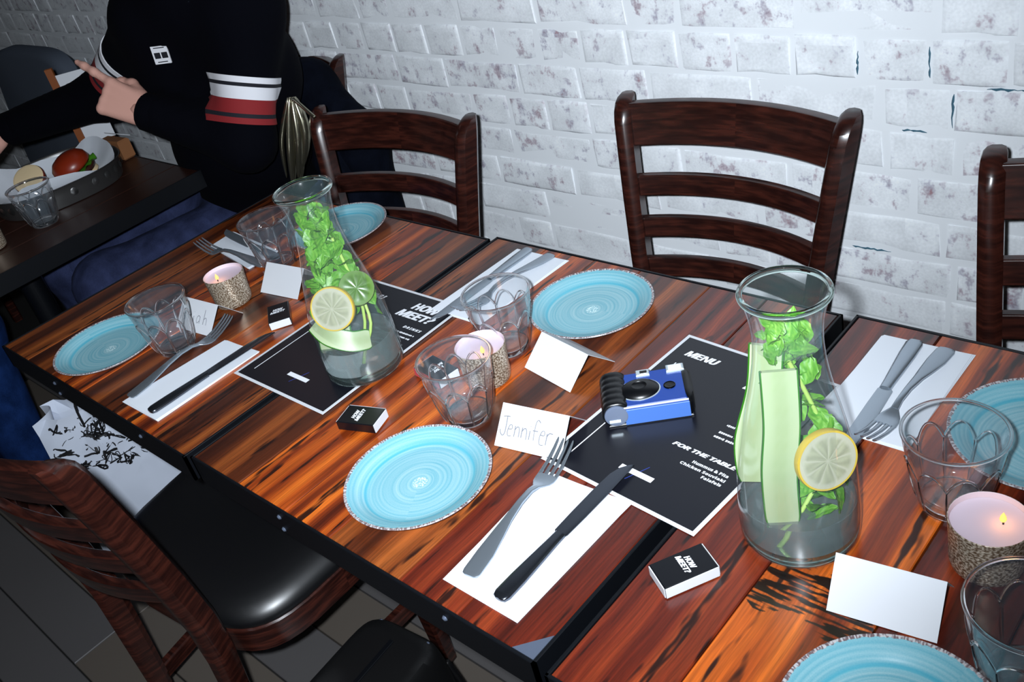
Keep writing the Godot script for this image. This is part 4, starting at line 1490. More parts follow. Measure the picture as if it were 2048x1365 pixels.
# ---------------------------------------------------------------- the neighbouring table and what hangs and stands about
func build_far_table() -> void:
	var x0 := -1.56
	var x1 := -0.945
	var t := thing("dining_table", "dark wooden table behind the near ones, set with a food tray", "table", Vector3((x0 + x1) / 2, 0, 0.29))
	for k in 6:
		var m := MB.new()
		m.box(Vector3(0.1008, 0.028, 0.6), 0.0012)
		obj("plank", m.done(), M.dark_table_wood, t, Transform3D(Basis(), Vector3(-0.2562 + k * 0.1025, TOP - 0.014, 0)))
	for e in [[Vector3(0.615, 0.043, 0.004), Vector3(0, 0, 0.302)], [Vector3(0.615, 0.043, 0.004), Vector3(0, 0, -0.302)], [Vector3(0.004, 0.043, 0.608), Vector3(0.3095, 0, 0)], [Vector3(0.004, 0.043, 0.608), Vector3(-0.3095, 0, 0)]]:
		var m := MB.new()
		m.box(e[0], 0.0008, e[1] + Vector3(0, TOP + 0.0006 - 0.0215, 0))
		obj("steel_edge", m.done(), M.black_steel, t)
	obj("column", lathe([[0.0, 0.0], [0.16, 0.0], [0.16, 0.015], [0.04, 0.04], [0.028, 0.08], [0.028, 0.66], [0.06, TOP - 0.03], [0.0, TOP - 0.03]], 24, false, false).done(30), M.black_steel, t, Transform3D(Basis(), Vector3(0.02, 0, 0.07)))
	# the oval steel tray with paper, a filled bun and salad
	var c := Vector3(-1.262, TOP + 0.001, 0.19)
	var ov := func(a: float, b: float, y: float) -> PackedVector3Array: return oval(Vector3(0, y, 0), Vector3.RIGHT, Vector3.BACK, a, b, 48, 0.75)
	var tr := thing("serving_tray", "hammered steel oval tray lined with white paper on the far table", "tray", c, -0.12)
	var m := MB.new()
	m.skin([ov.call(0.135, 0.145, 0.0), ov.call(0.137, 0.147, 0.002), ov.call(0.142, 0.151, 0.03), ov.call(0.146, 0.155, 0.046), ov.call(0.149, 0.158, 0.049), ov.call(0.147, 0.156, 0.05), ov.call(0.143, 0.152, 0.046), ov.call(0.139, 0.148, 0.03), ov.call(0.134, 0.144, 0.004)])
	obj("tray_body", m.done(40), M.tray_steel, tr)
	for k in 34:      # hammered lozenges round the rim
		var a := TAU * k / 26
		var sx := signf(cos(a)) * pow(absf(cos(a)), 0.75) * 0.1445
		var sz := signf(sin(a)) * pow(absf(sin(a)), 0.75) * 0.1535
		var dm := lathe([[0.0002, 0.0015], [0.006, 0.0011], [0.0095, 0.0]], 8, false, false)
		obj("stud", dm.done(20, false), M.tray_steel, tr, Transform3D(Basis(Vector3(cos(a), 0, sin(a)).cross(Vector3.UP), PI / 2).inverse(), Vector3(sx, 0.028, sz)))
	var pr := MB.new()
	var rows := []
	var pn := noise(3, 9.0, 2)
	for j in 12:
		var row := PackedVector3Array()
		var fr := j / 11.0
		for k in 48:
			var a := TAU * k / 48
			var p := oval(Vector3.ZERO, Vector3.RIGHT, Vector3.BACK, 0.138 * fr + 0.0002, 0.146 * fr + 0.0002, 48, 0.75)[k]
			var up := 0.008 + pow(fr, 4.0) * (0.05 + 0.018 * sin(a * 3.0 + 1.0)) + pn.get_noise_2d(p.x, p.z) * 0.01 * fr
			row.append(Vector3(p.x, up, p.z))
		rows.append(row)
	pr.skin(rows, true, true, false)
	obj("paper_liner", pr.done(50, false), M.paper_white, tr)
	var bun := thing("burger_bun", "glossy brown bun with lettuce and meat inside on the paper-lined tray", "burger", c + Vector3(0.045, 0.013, -0.05))
	bun.rotation = Vector3(0.25, 0.4, 0.2)
	obj("lower_half", lathe([[0.0002, 0.0], [0.04, 0.0], [0.046, 0.006], [0.044, 0.014], [0.0002, 0.015]], 36).done(50), M.bread_crumb, bun)
	obj("meat", lathe([[0.0002, 0.015], [0.045, 0.015], [0.048, 0.021], [0.045, 0.027], [0.0002, 0.027]], 36).done(50), M.meat_brown, bun)
	var lt := MB.new()
	rows = []
	for j in 5:
		var row := PackedVector3Array()
		for k in 60: row.append(Vector3(cos(TAU * k / 60), 0, sin(TAU * k / 60)) * (0.015 + 0.0105 * j) + Vector3(0, 0.029 + 0.005 * sin(k * 0.9) * j / 4.0, 0))
		rows.append(row)
	lt.skin(rows, true, true, false)
	obj("lettuce", lt.done(180, false), M.lettuce, bun)
	obj("upper_half", lathe([[0.0002, 0.032], [0.043, 0.033], [0.048, 0.04], [0.045, 0.055], [0.034, 0.067], [0.018, 0.073], [0.0002, 0.075]], 36).done(60), M.bread_crust, bun)
	var half := thing("bread_half", "pale cut half of a bun beside the brown bun", "bread", c + Vector3(-0.045, 0.034, 0.035))
	half.rotation = Vector3(0.5, 0, -0.5)
	obj("crust", lathe([[0.0002, -0.018], [0.02, -0.014], [0.036, 0.0], [0.039, 0.012], [0.037, 0.017]], 32, true, false).done(60, false), M.bread_crust, half)
	obj("crumb", lathe([[0.037, 0.017], [0.03, 0.02], [0.0002, 0.021]], 32, false, true).done(60, false), M.bread_crumb, half)
	make_tumbler("glass tumbler standing on the far table beside the steel tray", Vector3(-1.093, TOP + 0.001, 0.303), 0.3)
	make_candle("gold votive candle holder on the far table at the left edge", Vector3(-1.1, TOP + 0.001, 0.425), 4, 0.3)
	var kp := thing("paper_packet", "kraft paper packet standing behind the steel tray", "packet", Vector3(-1.29, TOP + 0.001, 0.008), 0.1)
	m = MB.new()
	m.box(Vector3(0.09, 0.05, 0.034), 0.004, Vector3(0, 0.025, 0))
	obj("packet_body", m.done(), M.kraft_paper, kp)
	m = MB.new()
	m.box(Vector3(0.06, 0.0015, 0.034), 0.0004, Vector3(0.01, 0.05, 0.014))
	obj("label_slip", m.done(), M.card_white, kp, Transform3D(Basis(Vector3.RIGHT, -0.5), Vector3(0, 0.008, 0)))
	# table number in a wooden block
	var ns := thing("table_number", "white card with a black 10 in a small wooden stand on the far table", "sign", Vector3(-1.41, TOP + 0.001, -0.0), 0.95)
	m = MB.new()
	m.box(Vector3(0.085, 0.03, 0.03), 0.002, Vector3(0, 0.015, 0))
	obj("wood_block", m.done(), M.oak, ns)
	m = MB.new()
	m.box(Vector3(0.018, 0.2, 0.012), 0.001, Vector3(-0.033, 0.13, 0))
	obj("wood_post", m.done(), M.oak, ns)
	m = MB.new()
	m.box(Vector3(0.075, 0.18, 0.002), 0.0004, Vector3(0.012, 0.12, 0))
	obj("number_card", m.done(), M.card_white, ns)
	var g := text_mesh("10", 0.034, bold)
	obj("lettering", g[0], M.ink_black, ns, Transform3D(Basis(), Vector3(-0.005, 0.155, 0.0012)))
	# upholstered chair further along the wall
	var uc := thing("upholstered_chair", "dark grey upholstered chair with rounded back by the brick wall", "chair", Vector3(-2.36, 0, -0.09), 0.0)
	m = MB.new()
	rows = []
	for q in [[0.02, 0.0], [0.0, 0.02], [0.0, 0.06], [0.02, 0.08]]:
		var row := PackedVector3Array()
		for k in 48:
			var p := oval(Vector3.ZERO, Vector3.RIGHT, Vector3.UP, 0.3 - q[0], 0.25 - q[0], 48, 0.42)[k]
			row.append(Vector3(p.x, 0.64 + p.y, -0.2 + q[1] - p.y * 0.12))
		rows.append(row)
	m.skin(rows)
	obj("backrest", m.done(50), M.grey_cloth, uc)
	m = MB.new()
	m.box(Vector3(0.48, 0.09, 0.42), 0.025, Vector3(0, 0.43, 0.06))
	obj("seat", m.done(50), M.grey_cloth, uc)
	for q in [[-0.2, -0.11], [0.2, -0.11], [-0.2, 0.23], [0.2, 0.23]]:
		obj("leg", bar(Vector3(q[0], 0, q[1]), Vector3(q[0] * 0.95, 0.39, q[1]), 0.03, 0.03).done(30), M.espresso_wood, uc)


func build_hanging() -> void:
	# navy coat over the shoulder of the person's chair
	var coat := thing("coat", "dark navy coat hanging over the chair back between the person and the wall", "coat")
	var m := nets([[Vector3(-1.0, 0.86, -0.335), Vector3(-0.875, 0.835, -0.335), 0.045, 0.045], [Vector3(-0.875, 0.835, -0.335), Vector3(-0.735, 0.705, -0.325), 0.05, 0.055], [Vector3(-0.735, 0.705, -0.325), Vector3(-0.735, 0.42, -0.315), 0.055, 0.06], [Vector3(-0.9, 0.8, -0.335), Vector3(-0.86, 0.4, -0.32), 0.05, 0.06], [Vector3(-1.0, 0.84, -0.34), Vector3(-0.98, 0.45, -0.335), 0.035, 0.045]], 0.05, 0.013, [[Vector3(0, 0, -1), 0.402]])
	obj("coat_body", m.done(180), M.navy_cloth, coat)
	var sl := nets([[Vector3(-0.79, 0.73, -0.275), Vector3(-0.745, 0.56, -0.262), 0.045, 0.045], [Vector3(-0.745, 0.56, -0.262), Vector3(-0.79, 0.4, -0.262), 0.045, 0.04]], 0.03, 0.012)
	obj("sleeve", sl.done(180), M.navy_cloth, coat)
	# silver pleated bag hanging from the same chair
	var bag := thing("pleated_bag", "shiny silver pleated bag hanging between the striped sleeve and the nearest wall chair", "bag")
	var top := Vector3(-0.642, 0.902, -0.125)
	var low := Vector3(-0.668, 0.705, -0.075)
	for k in 9:
		var a := (k - 4.0) / 4.0
		var out := Vector3(0.028 * a, 0, -0.012 * a + 0.009 * sin(k * 2.0))
		var end := top.lerp(low, 1.0 - 0.16 * absf(a) - 0.05 * (k % 3))
		obj("pleat", tube(bezier([top + out * 0.25, top.lerp(end, 0.5) + out, end + out * 0.7 - Vector3(0.004, 0, 0)], 14), [0.003, 0.006, 0.008, 0.0092, 0.01, 0.0104, 0.0106, 0.0106, 0.0102, 0.0096, 0.0088, 0.0075, 0.006, 0.0042, 0.002], 10, null, 0.55).done(180), M.silver_lame, bag)
	obj("strap", tube(bezier([top + Vector3(0, -0.01, 0), top + Vector3(0.03, 0.0, 0.012), top + Vector3(0.085, -0.03, 0.016)], 8), 0.004, 8).done(180), M.silver_lame, bag)
	# white carrier bag on the floor
	var wb := thing("carrier_bag", "white paper carrier bag with a black sketchy print standing below the table corner", "bag", Vector3(-0.93, 0, 0.415), 0.95)
	var bm := MB.new()
	var rows := []
	var bn := noise(4, 7.0, 2)
	for j in 13:
		var f := j / 12.0
		var y := 0.4 * f
		var row := PackedVector3Array()
		var hw := 0.165 - 0.006 * f
		var hd := 0.06 - 0.02 * f * f
		for k in 44:
			var q := k % 11
			var s := k / 11
			var g := q / 11.0 * 2.0 - 1.0
			var p: Vector2 = [Vector2(g * hw, hd), Vector2(hw, -g * hd), Vector2(-g * hw, -hd), Vector2(-hw, g * hd)][s]
			if s % 2 == 1: p.x -= signf(p.x) * 0.03 * f * (1.0 - g * g)
			p.y += bn.get_noise_2d(p.x * 3.0, y * 3.0) * 0.02 * f
			row.append(Vector3(p.x, y, p.y))
		rows.append(row)
	bm.skin(rows, true, true, false)
	obj("bag_body", bm.done(35, false), M.bag_white, wb)
	rng.seed = 12
	var print_ := MB.new()
	for k in 60:
		var c := Vector3(rng.randf_range(-0.13, 0.04), rng.randf_range(0.25, 0.38), 0)
		var pts := []
		for s in 5: pts.append(c + Vector3(rng.randf_range(-0.02, 0.02), rng.randf_range(-0.014, 0.014), 0))
		var path := bezier(pts, 14)
		for s in path.size():
			var y: float = path[s].y
			path[s].z = 0.0615 - 0.02 * (y / 0.4) * (y / 0.4) + bn.get_noise_2d(path[s].x * 3.0, y * 3.0) * 0.02 * (y / 0.4)
		tube(path, rng.randf_range(0.0012, 0.0045), 5, print_, 0.5)
	obj("black_print", print_.done(60), M.ink_black, wb)
	for s in [-1.0, 1.0]:
		obj("handle", tube(bezier([Vector3(-0.06, 0.36, s * 0.04), Vector3(-0.05, 0.43, s * 0.042), Vector3(0, 0.47, s * 0.045), Vector3(0.05, 0.43, s * 0.042), Vector3(0.06, 0.36, s * 0.04)], 20), 0.003, 6).done(180), M.ink_black, wb)
	# black bag on the floor under the middle table
	var kb := thing("leather_bag", "soft black leather bag standing on the floor under the middle table's front edge", "bag", Vector3(0.115, 0, 0.56), 0.1)
	m = MB.new()
	rows = []
	for q in [[0.0, 0.95], [0.01, 1.0], [0.15, 1.02], [0.28, 0.96], [0.31, 0.92], [0.322, 0.84], [0.325, 0.7]]:
		rows.append(oval(Vector3(0, q[0], 0), Vector3.RIGHT, Vector3.BACK, 0.085 * q[1], 0.115 * q[1], 32, 0.35))
	m.skin(rows)
	obj("bag_body", m.done(45), M.black_leather, kb)
	obj("zip", bar(Vector3(0, 0.326, -0.07), Vector3(0, 0.326, 0.07), 0.008, 0.003).done(30), M.black_steel, kb)
	for s in [-1.0, 1.0]:
		obj("rivet", lathe([[0.0002, 0.003], [0.003, 0.002], [0.004, 0.0]], 10, false, false).done(60, false), M.bright_steel, kb, Transform3D(Basis(), Vector3(s * 0.05, 0.318, -0.095)))
		obj("handle", tube(bezier([Vector3(s * 0.05, 0.25, -0.115), Vector3(s * 0.055, 0.16, -0.128), Vector3(s * 0.06, 0.16, 0.128), Vector3(s * 0.05, 0.25, 0.115)].slice(0, 2) + [Vector3(s * 0.06, 0.1, -0.124)], 10), 0.006, 8).done(180), M.black_leather, kb)


# ---------------------------------------------------------------- everything in its place
func _ready() -> void:
	cam = Camera3D.new()
	cam.name = "camera"
	add_child(cam)
	cam.position = Vector3(1.0691, 1.4524, 0.9242)
	cam.rotation = Vector3(-0.5702, 0.8621, -0.254)
	cam.fov = 39.715
	cam.near = 0.02
	cam.far = 60.0
	cam.current = true
	var env := Environment.new()
	env.background_mode = Environment.BG_COLOR
	env.background_color = Color(0.02, 0.02, 0.025)
	env.tonemap_mode = Environment.TONE_MAPPER_LINEAR
	env.tonemap_exposure = 1.0
	env.sdfgi_enabled = true
	env.ssao_enabled = true
	env.ssil_enabled = true
	var we := WorldEnvironment.new()
	we.name = "environment"
	we.environment = env
	add_child(we)
	var flash := SpotLight3D.new()       # the photographer's flash, a hand's breadth beside the lens
	flash.name = "camera_flash"
	flash.light_color = Color(0.93, 0.965, 1.0)
	flash.light_energy = 4.0
	flash.light_size = 0.012
	flash.spot_angle = 60.0
	flash.spot_angle_attenuation = 1.0
	flash.spot_range = 20.0
	flash.spot_attenuation = 2.0
	flash.shadow_enabled = true
	add_child(flash)
	flash.basis = cam.basis * Basis(Vector3.UP, 0.24) * Basis(Vector3.RIGHT, 0.22)
	flash.position = cam.position + cam.basis * Vector3(-0.04, 0.022, 0.0)
	var room := AreaLight3D.new()        # the dim ceiling lamps of the room
	room.name = "room_light"
	room.light_color = Color(1.0, 0.82, 0.62)
	room.light_energy = 0.05
	room.area_size = Vector2(3, 2)
	room.area_range = 12.0
	room.shadow_enabled = true
	add_child(room)
	room.position = Vector3(-0.5, 2.95, 3.0)
	room.rotation.x = -PI / 2

	make_materials()
	mat("cucumber_skin", Color(0.16, 0.4, 0.06), 0.35)
	build_room()
	build_table(-0.618, -0.003, -0.004, 0.605, Vector2(-0.47, 0.37), "left one of the three joined plank tables, under the smaller place settings", 1)
	build_table(0.005, 0.607, -0.014, 0.600, Vector2(0.31, 0.34), "middle one of the three joined plank tables, under the film camera's menu", 2)
	build_table(0.622, 1.24, -0.02, 0.603, Vector2(0.93, 0.35), "right one of the three joined plank tables, under the larger carafe", 3)
	var ch := make_chair("dark wooden ladder-back chair at the wall between the other two, fully in view", Vector3(0.268, 0, -0.05), 0.0)
	copy(ch, "dark wooden ladder-back chair at the wall behind the smaller carafe, its left post shining", Vector3(-0.36, 0, 0.115), 0.096)
	copy(ch, "dark wooden ladder-back chair at the wall cut off by the right picture edge", Vector3(0.9, 0, 0.025), 0.0)
	copy(ch, "dark wooden chair with black vinyl seat in the near left foreground, seen from behind", Vector3(-0.205, 0, 0.503), PI + 0.12)
	copy(ch, "dark wooden chair under the person in the striped top", Vector3(-1.05, 0, -0.13), 0.0)
	build_people()
	build_far_table()
	build_hanging()

	var y := Vector3(0, TOP, 0)
	var pl := make_plate("turquoise plate on the left table, nearest its front corner, behind a tumbler", Vector3(-0.3783, TOP + 0.001, 0.5134))
	copy(pl, "turquoise plate on the wall side of the left table, half behind the smaller carafe", Vector3(-0.2987, TOP + 0.001, 0.0797), 1.0)
	copy(pl, "turquoise plate in front of the Jennifer card, whole in view", Vector3(0.3345, TOP + 0.001, 0.4829), 2.1)
	copy(pl, "turquoise plate on the wall side of the middle table, whole in view", Vector3(0.301, TOP + 0.001, 0.1089), 3.3)
	copy(pl, "turquoise plate cut off by the bottom picture edge, in front of the blank card", Vector3(0.8916, TOP + 0.001, 0.5035), 4.4)
	copy(pl, "turquoise plate cut off by the right picture edge, behind a tumbler", Vector3(0.8803, TOP + 0.001, 0.1249), 5.0)
	make_tumbler("glass tumbler beside the left table's front plate and its place card", Vector3(-0.2673, TOP + 0.001, 0.4535), 0.2)
	make_tumbler("glass tumbler left of the smaller carafe, behind a blank card", Vector3(-0.3247, TOP + 0.001, 0.203), 0.35)
	make_tumbler("glass tumbler in front of the middle votive candle, behind the whole front plate", Vector3(0.2992, TOP + 0.001, 0.361), 0.1)
	make_tumbler("glass tumbler beside the wall side plate of the middle table, behind the votive candle", Vector3(0.2463, TOP + 0.001, 0.2263), 0.45)
	make_tumbler("glass tumbler right of the larger carafe, before the cut-off plate", Vector3(0.836, TOP + 0.001, 0.2413), 0.05)
	make_tumbler("glass tumbler cut off by the right picture edge, in front of the nearest candle", Vector3(0.951, TOP + 0.001, 0.402), 0.3)
	make_candle("votive candle on the left table beside the card marked with a pencilled name", Vector3(-0.297, TOP + 0.001, 0.322), 1)
	make_candle("votive candle between the two tumblers of the middle table", Vector3(0.268, TOP + 0.001, 0.292), 2)
	make_candle("votive candle on the right table below the tumbler, nearest the camera", Vector3(0.8875, TOP + 0.001, 0.298), 3)
	make_menu("black menu sheet with white border under the smaller carafe", Vector2(0.0011, 0.3133), -0.0001, 0.0008)
	make_menu("black menu sheet with white border under the blue camera and the larger carafe", Vector2(0.551, 0.25), 0.0779, 0.0008)
	make_camera_prop()
	build_carafes()
	build_settings()


func build_carafes() -> void:
	var k1 := Vector3(0.0766, TOP + 0.0018, 0.3456)
	var k2 := Vector3(0.7305, TOP + 0.0018, 0.338)
	make_carafe("smaller looking carafe of mint and lemon water standing on the left menu", k1, 0.215, 0.05)
	make_carafe("nearer carafe of cucumber, lemon and mint water on the right table", k2, 0.22, 0.046)
	rng.seed = 3
	avoid = [Vector3(0.022, 0.118, 0.031), Vector3(0.037, 0.13, -0.004)]
	var leaves := scatter_leaves(84, Vector3(-0.045, 0.1, -0.045), Vector3(0.046, 0.21, 0.046), 0.026, 0.042)
	leaves.append_array(scatter_leaves(40, Vector3(-0.02, 0.19, -0.02), Vector3(0.022, 0.25, 0.022), 0.02, 0.032))
	make_mint("bunch of fresh green mint filling the neck and shoulder of the left carafe", k1, [[Vector3(0.012, 0.2, -0.01), Vector3(0.02, 0.14, -0.012), Vector3(0.022, 0.08, -0.01), Vector3(0.016, 0.02, 0.012)], [Vector3(-0.005, 0.19, 0.0), Vector3(0.01, 0.12, -0.02), Vector3(0.03, 0.075, -0.012), Vector3(0.042, 0.055, 0.012)]], leaves)
	avoid = [Vector3(0.039, 0.118, 0.017), Vector3(0.0, 0.2, 0.018), Vector3(0.004, 0.16, 0.025), Vector3(0.004, 0.1, 0.036)]
	leaves = scatter_leaves(44, Vector3(-0.018, 0.18, -0.018), Vector3(0.018, 0.232, 0.018), 0.016, 0.027)
	leaves.append_array(scatter_leaves(46, Vector3(0.0, 0.045, -0.045), Vector3(0.05, 0.165, 0.012), 0.022, 0.034))
	make_mint("mint leaves in the neck and beside the cucumber of the right carafe", k2, [[Vector3(0.0, 0.2, 0.0), Vector3(0.018, 0.13, -0.014), Vector3(0.022, 0.08, -0.006), Vector3(0.014, 0.045, 0.022), Vector3(0.0, 0.012, 0.036)]], leaves)
	var face := func(yaw: float, pitch: float) -> Basis: return Basis(Vector3.UP, yaw) * Basis(Vector3.RIGHT, PI / 2 - pitch)
	make_lemon("lemon slice pressed against the glass of the left carafe", k1 + Vector3(0.022, 0.118, 0.031), face.call(0.62, 0.35), 0.03)
	make_lemon("lemon slice pressed against the glass of the right carafe", k2 + Vector3(0.039, 0.118, 0.017), face.call(1.0, 0.25), 0.0285)
	make_lemon("round green slice behind the lemon of the left carafe", k1 + Vector3(0.033, 0.13, -0.006), face.call(1.2, 0.6), 0.0235, "lime_slice", "lime")
	make_cucumber("long cucumber slice lying diagonally in the left carafe below the lemon", k1, [Vector3(-0.012, 0.094, 0.044), Vector3(0.014, 0.082, 0.046), Vector3(0.036, 0.069, 0.03), Vector3(0.046, 0.062, 0.008)], Vector3(0.6, 0.5, 0.62), 0.026, 0.004)
	make_cucumber("broad cucumber slice standing at the back of the left carafe's lower half", k1, [Vector3(-0.018, 0.1, 0.012), Vector3(-0.004, 0.075, 0.026), Vector3(0.0, 0.045, 0.034)], Vector3(0.6, 0.25, 0.75), 0.046, 0.004)
	make_cucumber("long upright cucumber slice in the middle of the right carafe", k2, [Vector3(0.0, 0.203, 0.018), Vector3(0.004, 0.15, 0.026), Vector3(0.004, 0.1, 0.036), Vector3(0.006, 0.042, 0.039)], Vector3(0.55, 0.2, 0.8), 0.03, 0.0045)
	make_cucumber("second cucumber slice curving along the left side of the right carafe", k2, [Vector3(-0.018, 0.215, 0.004), Vector3(-0.02, 0.17, 0.012), Vector3(-0.03, 0.115, 0.024), Vector3(-0.026, 0.075, 0.03)], Vector3(0.35, 0.2, 0.9), 0.028, 0.004)


func scatter_leaves(count: int, lo: Vector3, hi: Vector3, small: float, large: float) -> Array:
	var out := []
	for tries in 15000:
		if out.size() == count: break
		var p := Vector3(rng.randf_range(lo.x, hi.x), rng.randf_range(lo.y, hi.y), rng.randf_range(lo.z, hi.z))
		var q := [p, rng.randf_range(0, TAU), rng.randf_range(-1.5, 1.3), rng.randf_range(-0.8, 0.8), rng.randf_range(small, large)]
		if fits(q): out.append(q)
	return out


var avoid := []


func fits(q: Array) -> bool:      # does this leaf stay within the glass?
	var b := Basis.from_euler(Vector3(q[2], q[1], q[3]), EULER_ORDER_YXZ)
	for f in [0.0, 0.5, 1.0]:
		var p: Vector3 = q[0] + b * Vector3(0, -0.25 * f * f * q[4], f * q[4])
		for s in avoid:
			if Vector2(p.x - s.x, p.z - s.z).dot(Vector2(0.87, 0.48)) > -0.006 and (p - s).length() < 0.034: return false
		if p.y > 0.253 or p.y < 0.02: return false
		var r := 0.053
		for s in [[0.08, 0.1, 0.0535, 0.0515], [0.1, 0.125, 0.0515, 0.047], [0.125, 0.15, 0.047, 0.0417], [0.15, 0.175, 0.0417, 0.0357], [0.175, 0.2, 0.0357, 0.0314], [0.2, 0.22, 0.0314, 0.0295], [0.22, 0.26, 0.0295, 0.031]]:
			if p.y >= s[0]: r = lerpf(s[2], s[3], clampf((p.y - s[0]) / (s[1] - s[0]), 0, 1))
		var wide: Vector3 = b * Vector3(0.3 * q[4] if f == 0.5 else 0.0, 0, 0)
		for e in [p + wide, p - wide]:
			if Vector2(e.x, e.z).length() > r - 0.0025: return false
	return true


func build_settings() -> void:
	make_napkin("white paper napkin at the front of the left table under a fork and knife", [[-0.2181, 0.581], [-0.2001, 0.4026], [-0.1163, 0.3999], [-0.1147, 0.5795]])
	make_fork("fork on the front napkin of the left table", Vector3(-0.2104, TOP + 0.003, 0.5708), PI + 0.083)
	make_knife("dark table knife on the front napkin of the left table", Vector3(-0.1388, TOP + 0.003, 0.5764), PI - 0.014, "knife_steel")
	make_napkin("white paper napkin behind the tumbler on the wall side of the left table", [[-0.5421, 0.2159], [-0.5421, 0.157], [-0.3724, 0.1764], [-0.3724, 0.24]])
	make_knife("table knife on the napkin behind the left carafe's tumbler", Vector3(-0.34, TOP + 0.003, 0.198), -PI / 2 - 0.12, "cutlery_steel")
	make_fork("fork on the napkin behind the left carafe's tumbler", Vector3(-0.345, TOP + 0.003, 0.222), -PI / 2 + 0.05)
	make_napkin("white napkin on the wall side of the middle table, its end under the left menu", [[0.0678, 0.009], [0.1757, 0.0057], [0.165, 0.2], [0.0645, 0.2]], -0.0004)
	make_knife("table knife with its handle to the wall on the middle table's far napkin", Vector3(0.098, TOP + 0.003, 0.0075), 0.0, "cutlery_steel")
	make_fork("fork with its handle to the wall on the middle table's far napkin", Vector3(0.1425, TOP + 0.003, 0.0066), -0.08)
	make_napkin("white paper napkin in the foreground, right of the whole front plate", [[0.4595, 0.5716], [0.455, 0.3936], [0.5664, 0.3908], [0.5633, 0.5726]])
	make_fork("fork on the foreground napkin, its tines reaching the menu", Vector3(0.4845, TOP + 0.003, 0.5568), PI + 0.137)
	make_knife("dark table knife on the foreground napkin, its tip on the menu", Vector3(0.5331, TOP + 0.0035, 0.5645), PI + 0.005, "knife_steel")
	make_napkin("white paper napkin right of the larger carafe, near the wall", [[0.6673, 0.0116], [0.7742, 0.0069], [0.772, 0.192], [0.668, 0.192]])
	make_knife("table knife on the napkin right of the larger carafe, handle to the wall", Vector3(0.7097, TOP + 0.003, 0.0143), 0.06, "cutlery_steel")
	make_fork("fork on the napkin right of the larger carafe, handle to the wall", Vector3(0.745, TOP + 0.003, 0.0126), -0.04)
	make_card("white place card with the pencilled name Jennifer", 0.4107, 0.381, -0.1757, 0.7993, jennifer())
	make_card("blank white place card between the middle plate and the blue camera", 0.3409, 0.2596, 0.1754, 0.7329)
	make_card("blank white place card left of the smaller carafe, before a tumbler", -0.2315, 0.2768, -0.1288, 0.8561)
	make_card("largest looking blank white place card, beside the right carafe's foot", 0.8401, 0.4075, -0.1571, 0.9085)
	make_card("white place card with a pencilled name, half behind the left front tumbler", -0.286, 0.414, -0.1, 0.83, isaiah())
	make_matchbox("black matchbox standing alone between the two left place cards", -0.163, 0.3226, -0.588, "box_black")
	make_matchbox("black matchbox between the left menu's near corner and the whole front plate", 0.1772, 0.4375, 0.322, "card_white")
	make_matchbox("black matchbox in front of the larger carafe, nearest the camera", 0.667, 0.4435, PI + 1.052, "card_white")
	make_matchbox("black matchbox with a red edge behind the middle front tumbler", 0.196, 0.318, PI - 0.12, "striker_red")


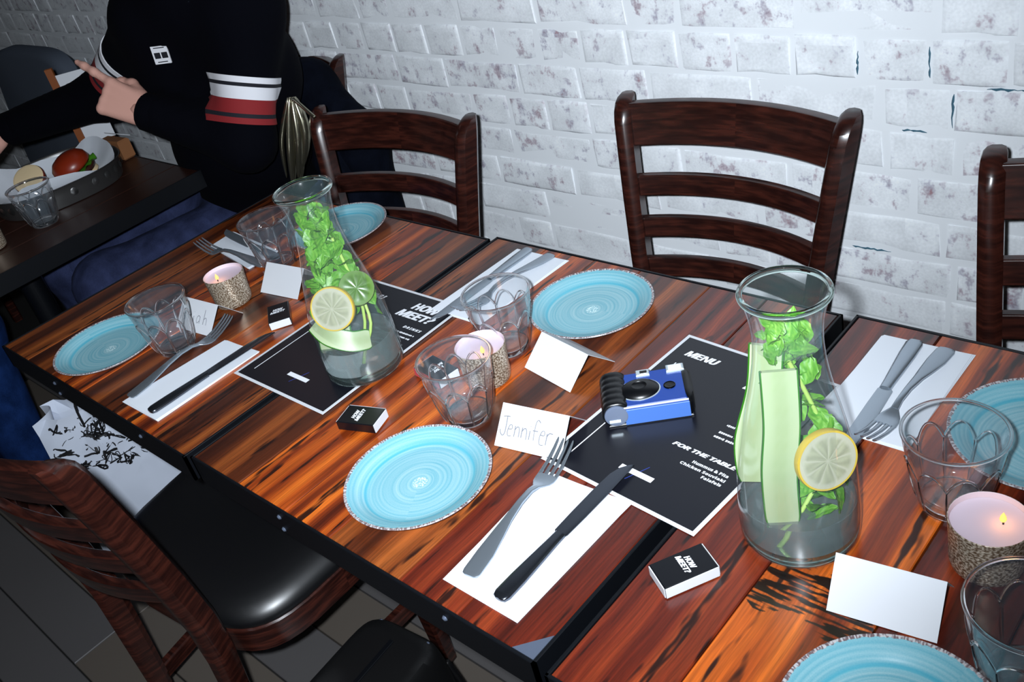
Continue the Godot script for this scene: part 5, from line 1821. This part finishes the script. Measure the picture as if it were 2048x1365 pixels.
func jennifer() -> Array:
	return [[Vector3(0.06, 0.7, 0), Vector3(0.11, 0.72, 0), Vector3(0.155, 0.72, 0)], [Vector3(0.115, 0.71, 0), Vector3(0.12, 0.5, 0), Vector3(0.115, 0.33, 0), Vector3(0.085, 0.27, 0), Vector3(0.05, 0.33, 0), Vector3(0.042, 0.4, 0)],
		[Vector3(0.165, 0.44, 0), Vector3(0.215, 0.46, 0), Vector3(0.205, 0.54, 0), Vector3(0.175, 0.53, 0), Vector3(0.155, 0.4, 0), Vector3(0.17, 0.29, 0), Vector3(0.215, 0.3, 0)],
		[Vector3(0.26, 0.54, 0), Vector3(0.262, 0.4, 0), Vector3(0.262, 0.29, 0)], [Vector3(0.262, 0.45, 0), Vector3(0.295, 0.53, 0), Vector3(0.325, 0.48, 0), Vector3(0.332, 0.3, 0)],
		[Vector3(0.37, 0.54, 0), Vector3(0.368, 0.4, 0), Vector3(0.37, 0.3, 0)], [Vector3(0.37, 0.45, 0), Vector3(0.405, 0.53, 0), Vector3(0.438, 0.47, 0), Vector3(0.445, 0.28, 0)],
		[Vector3(0.485, 0.5, 0), Vector3(0.487, 0.3, 0)], [Vector3(0.483, 0.6, 0), Vector3(0.487, 0.61, 0)],
		[Vector3(0.615, 0.72, 0), Vector3(0.58, 0.77, 0), Vector3(0.555, 0.7, 0), Vector3(0.55, 0.5, 0), Vector3(0.556, 0.3, 0)], [Vector3(0.525, 0.52, 0), Vector3(0.6, 0.52, 0)],
		[Vector3(0.645, 0.46, 0), Vector3(0.7, 0.46, 0), Vector3(0.695, 0.55, 0), Vector3(0.66, 0.54, 0), Vector3(0.638, 0.4, 0), Vector3(0.655, 0.25, 0), Vector3(0.705, 0.25, 0)],
		[Vector3(0.74, 0.52, 0), Vector3(0.742, 0.26, 0)], [Vector3(0.742, 0.45, 0), Vector3(0.77, 0.53, 0), Vector3(0.82, 0.53, 0)]]


func isaiah() -> Array:
	var out := [[Vector3(0.07, 0.75, 0), Vector3(0.07, 0.3, 0)], [Vector3(0.2, 0.5, 0), Vector3(0.16, 0.53, 0), Vector3(0.14, 0.47, 0), Vector3(0.19, 0.4, 0), Vector3(0.19, 0.32, 0), Vector3(0.13, 0.31, 0)]]
	for x in [0.26, 0.52]:
		out.append([Vector3(x + 0.09, 0.5, 0), Vector3(x + 0.04, 0.54, 0), Vector3(x, 0.42, 0), Vector3(x + 0.03, 0.3, 0), Vector3(x + 0.085, 0.38, 0)])
		out.append([Vector3(x + 0.09, 0.52, 0), Vector3(x + 0.095, 0.3, 0)])
	out.append([Vector3(0.43, 0.5, 0), Vector3(0.435, 0.3, 0)])
	out.append([Vector3(0.43, 0.62, 0), Vector3(0.433, 0.63, 0)])
	out.append([Vector3(0.72, 0.76, 0), Vector3(0.722, 0.3, 0)])
	out.append([Vector3(0.722, 0.44, 0), Vector3(0.76, 0.52, 0), Vector3(0.8, 0.46, 0), Vector3(0.808, 0.3, 0)])
	return out
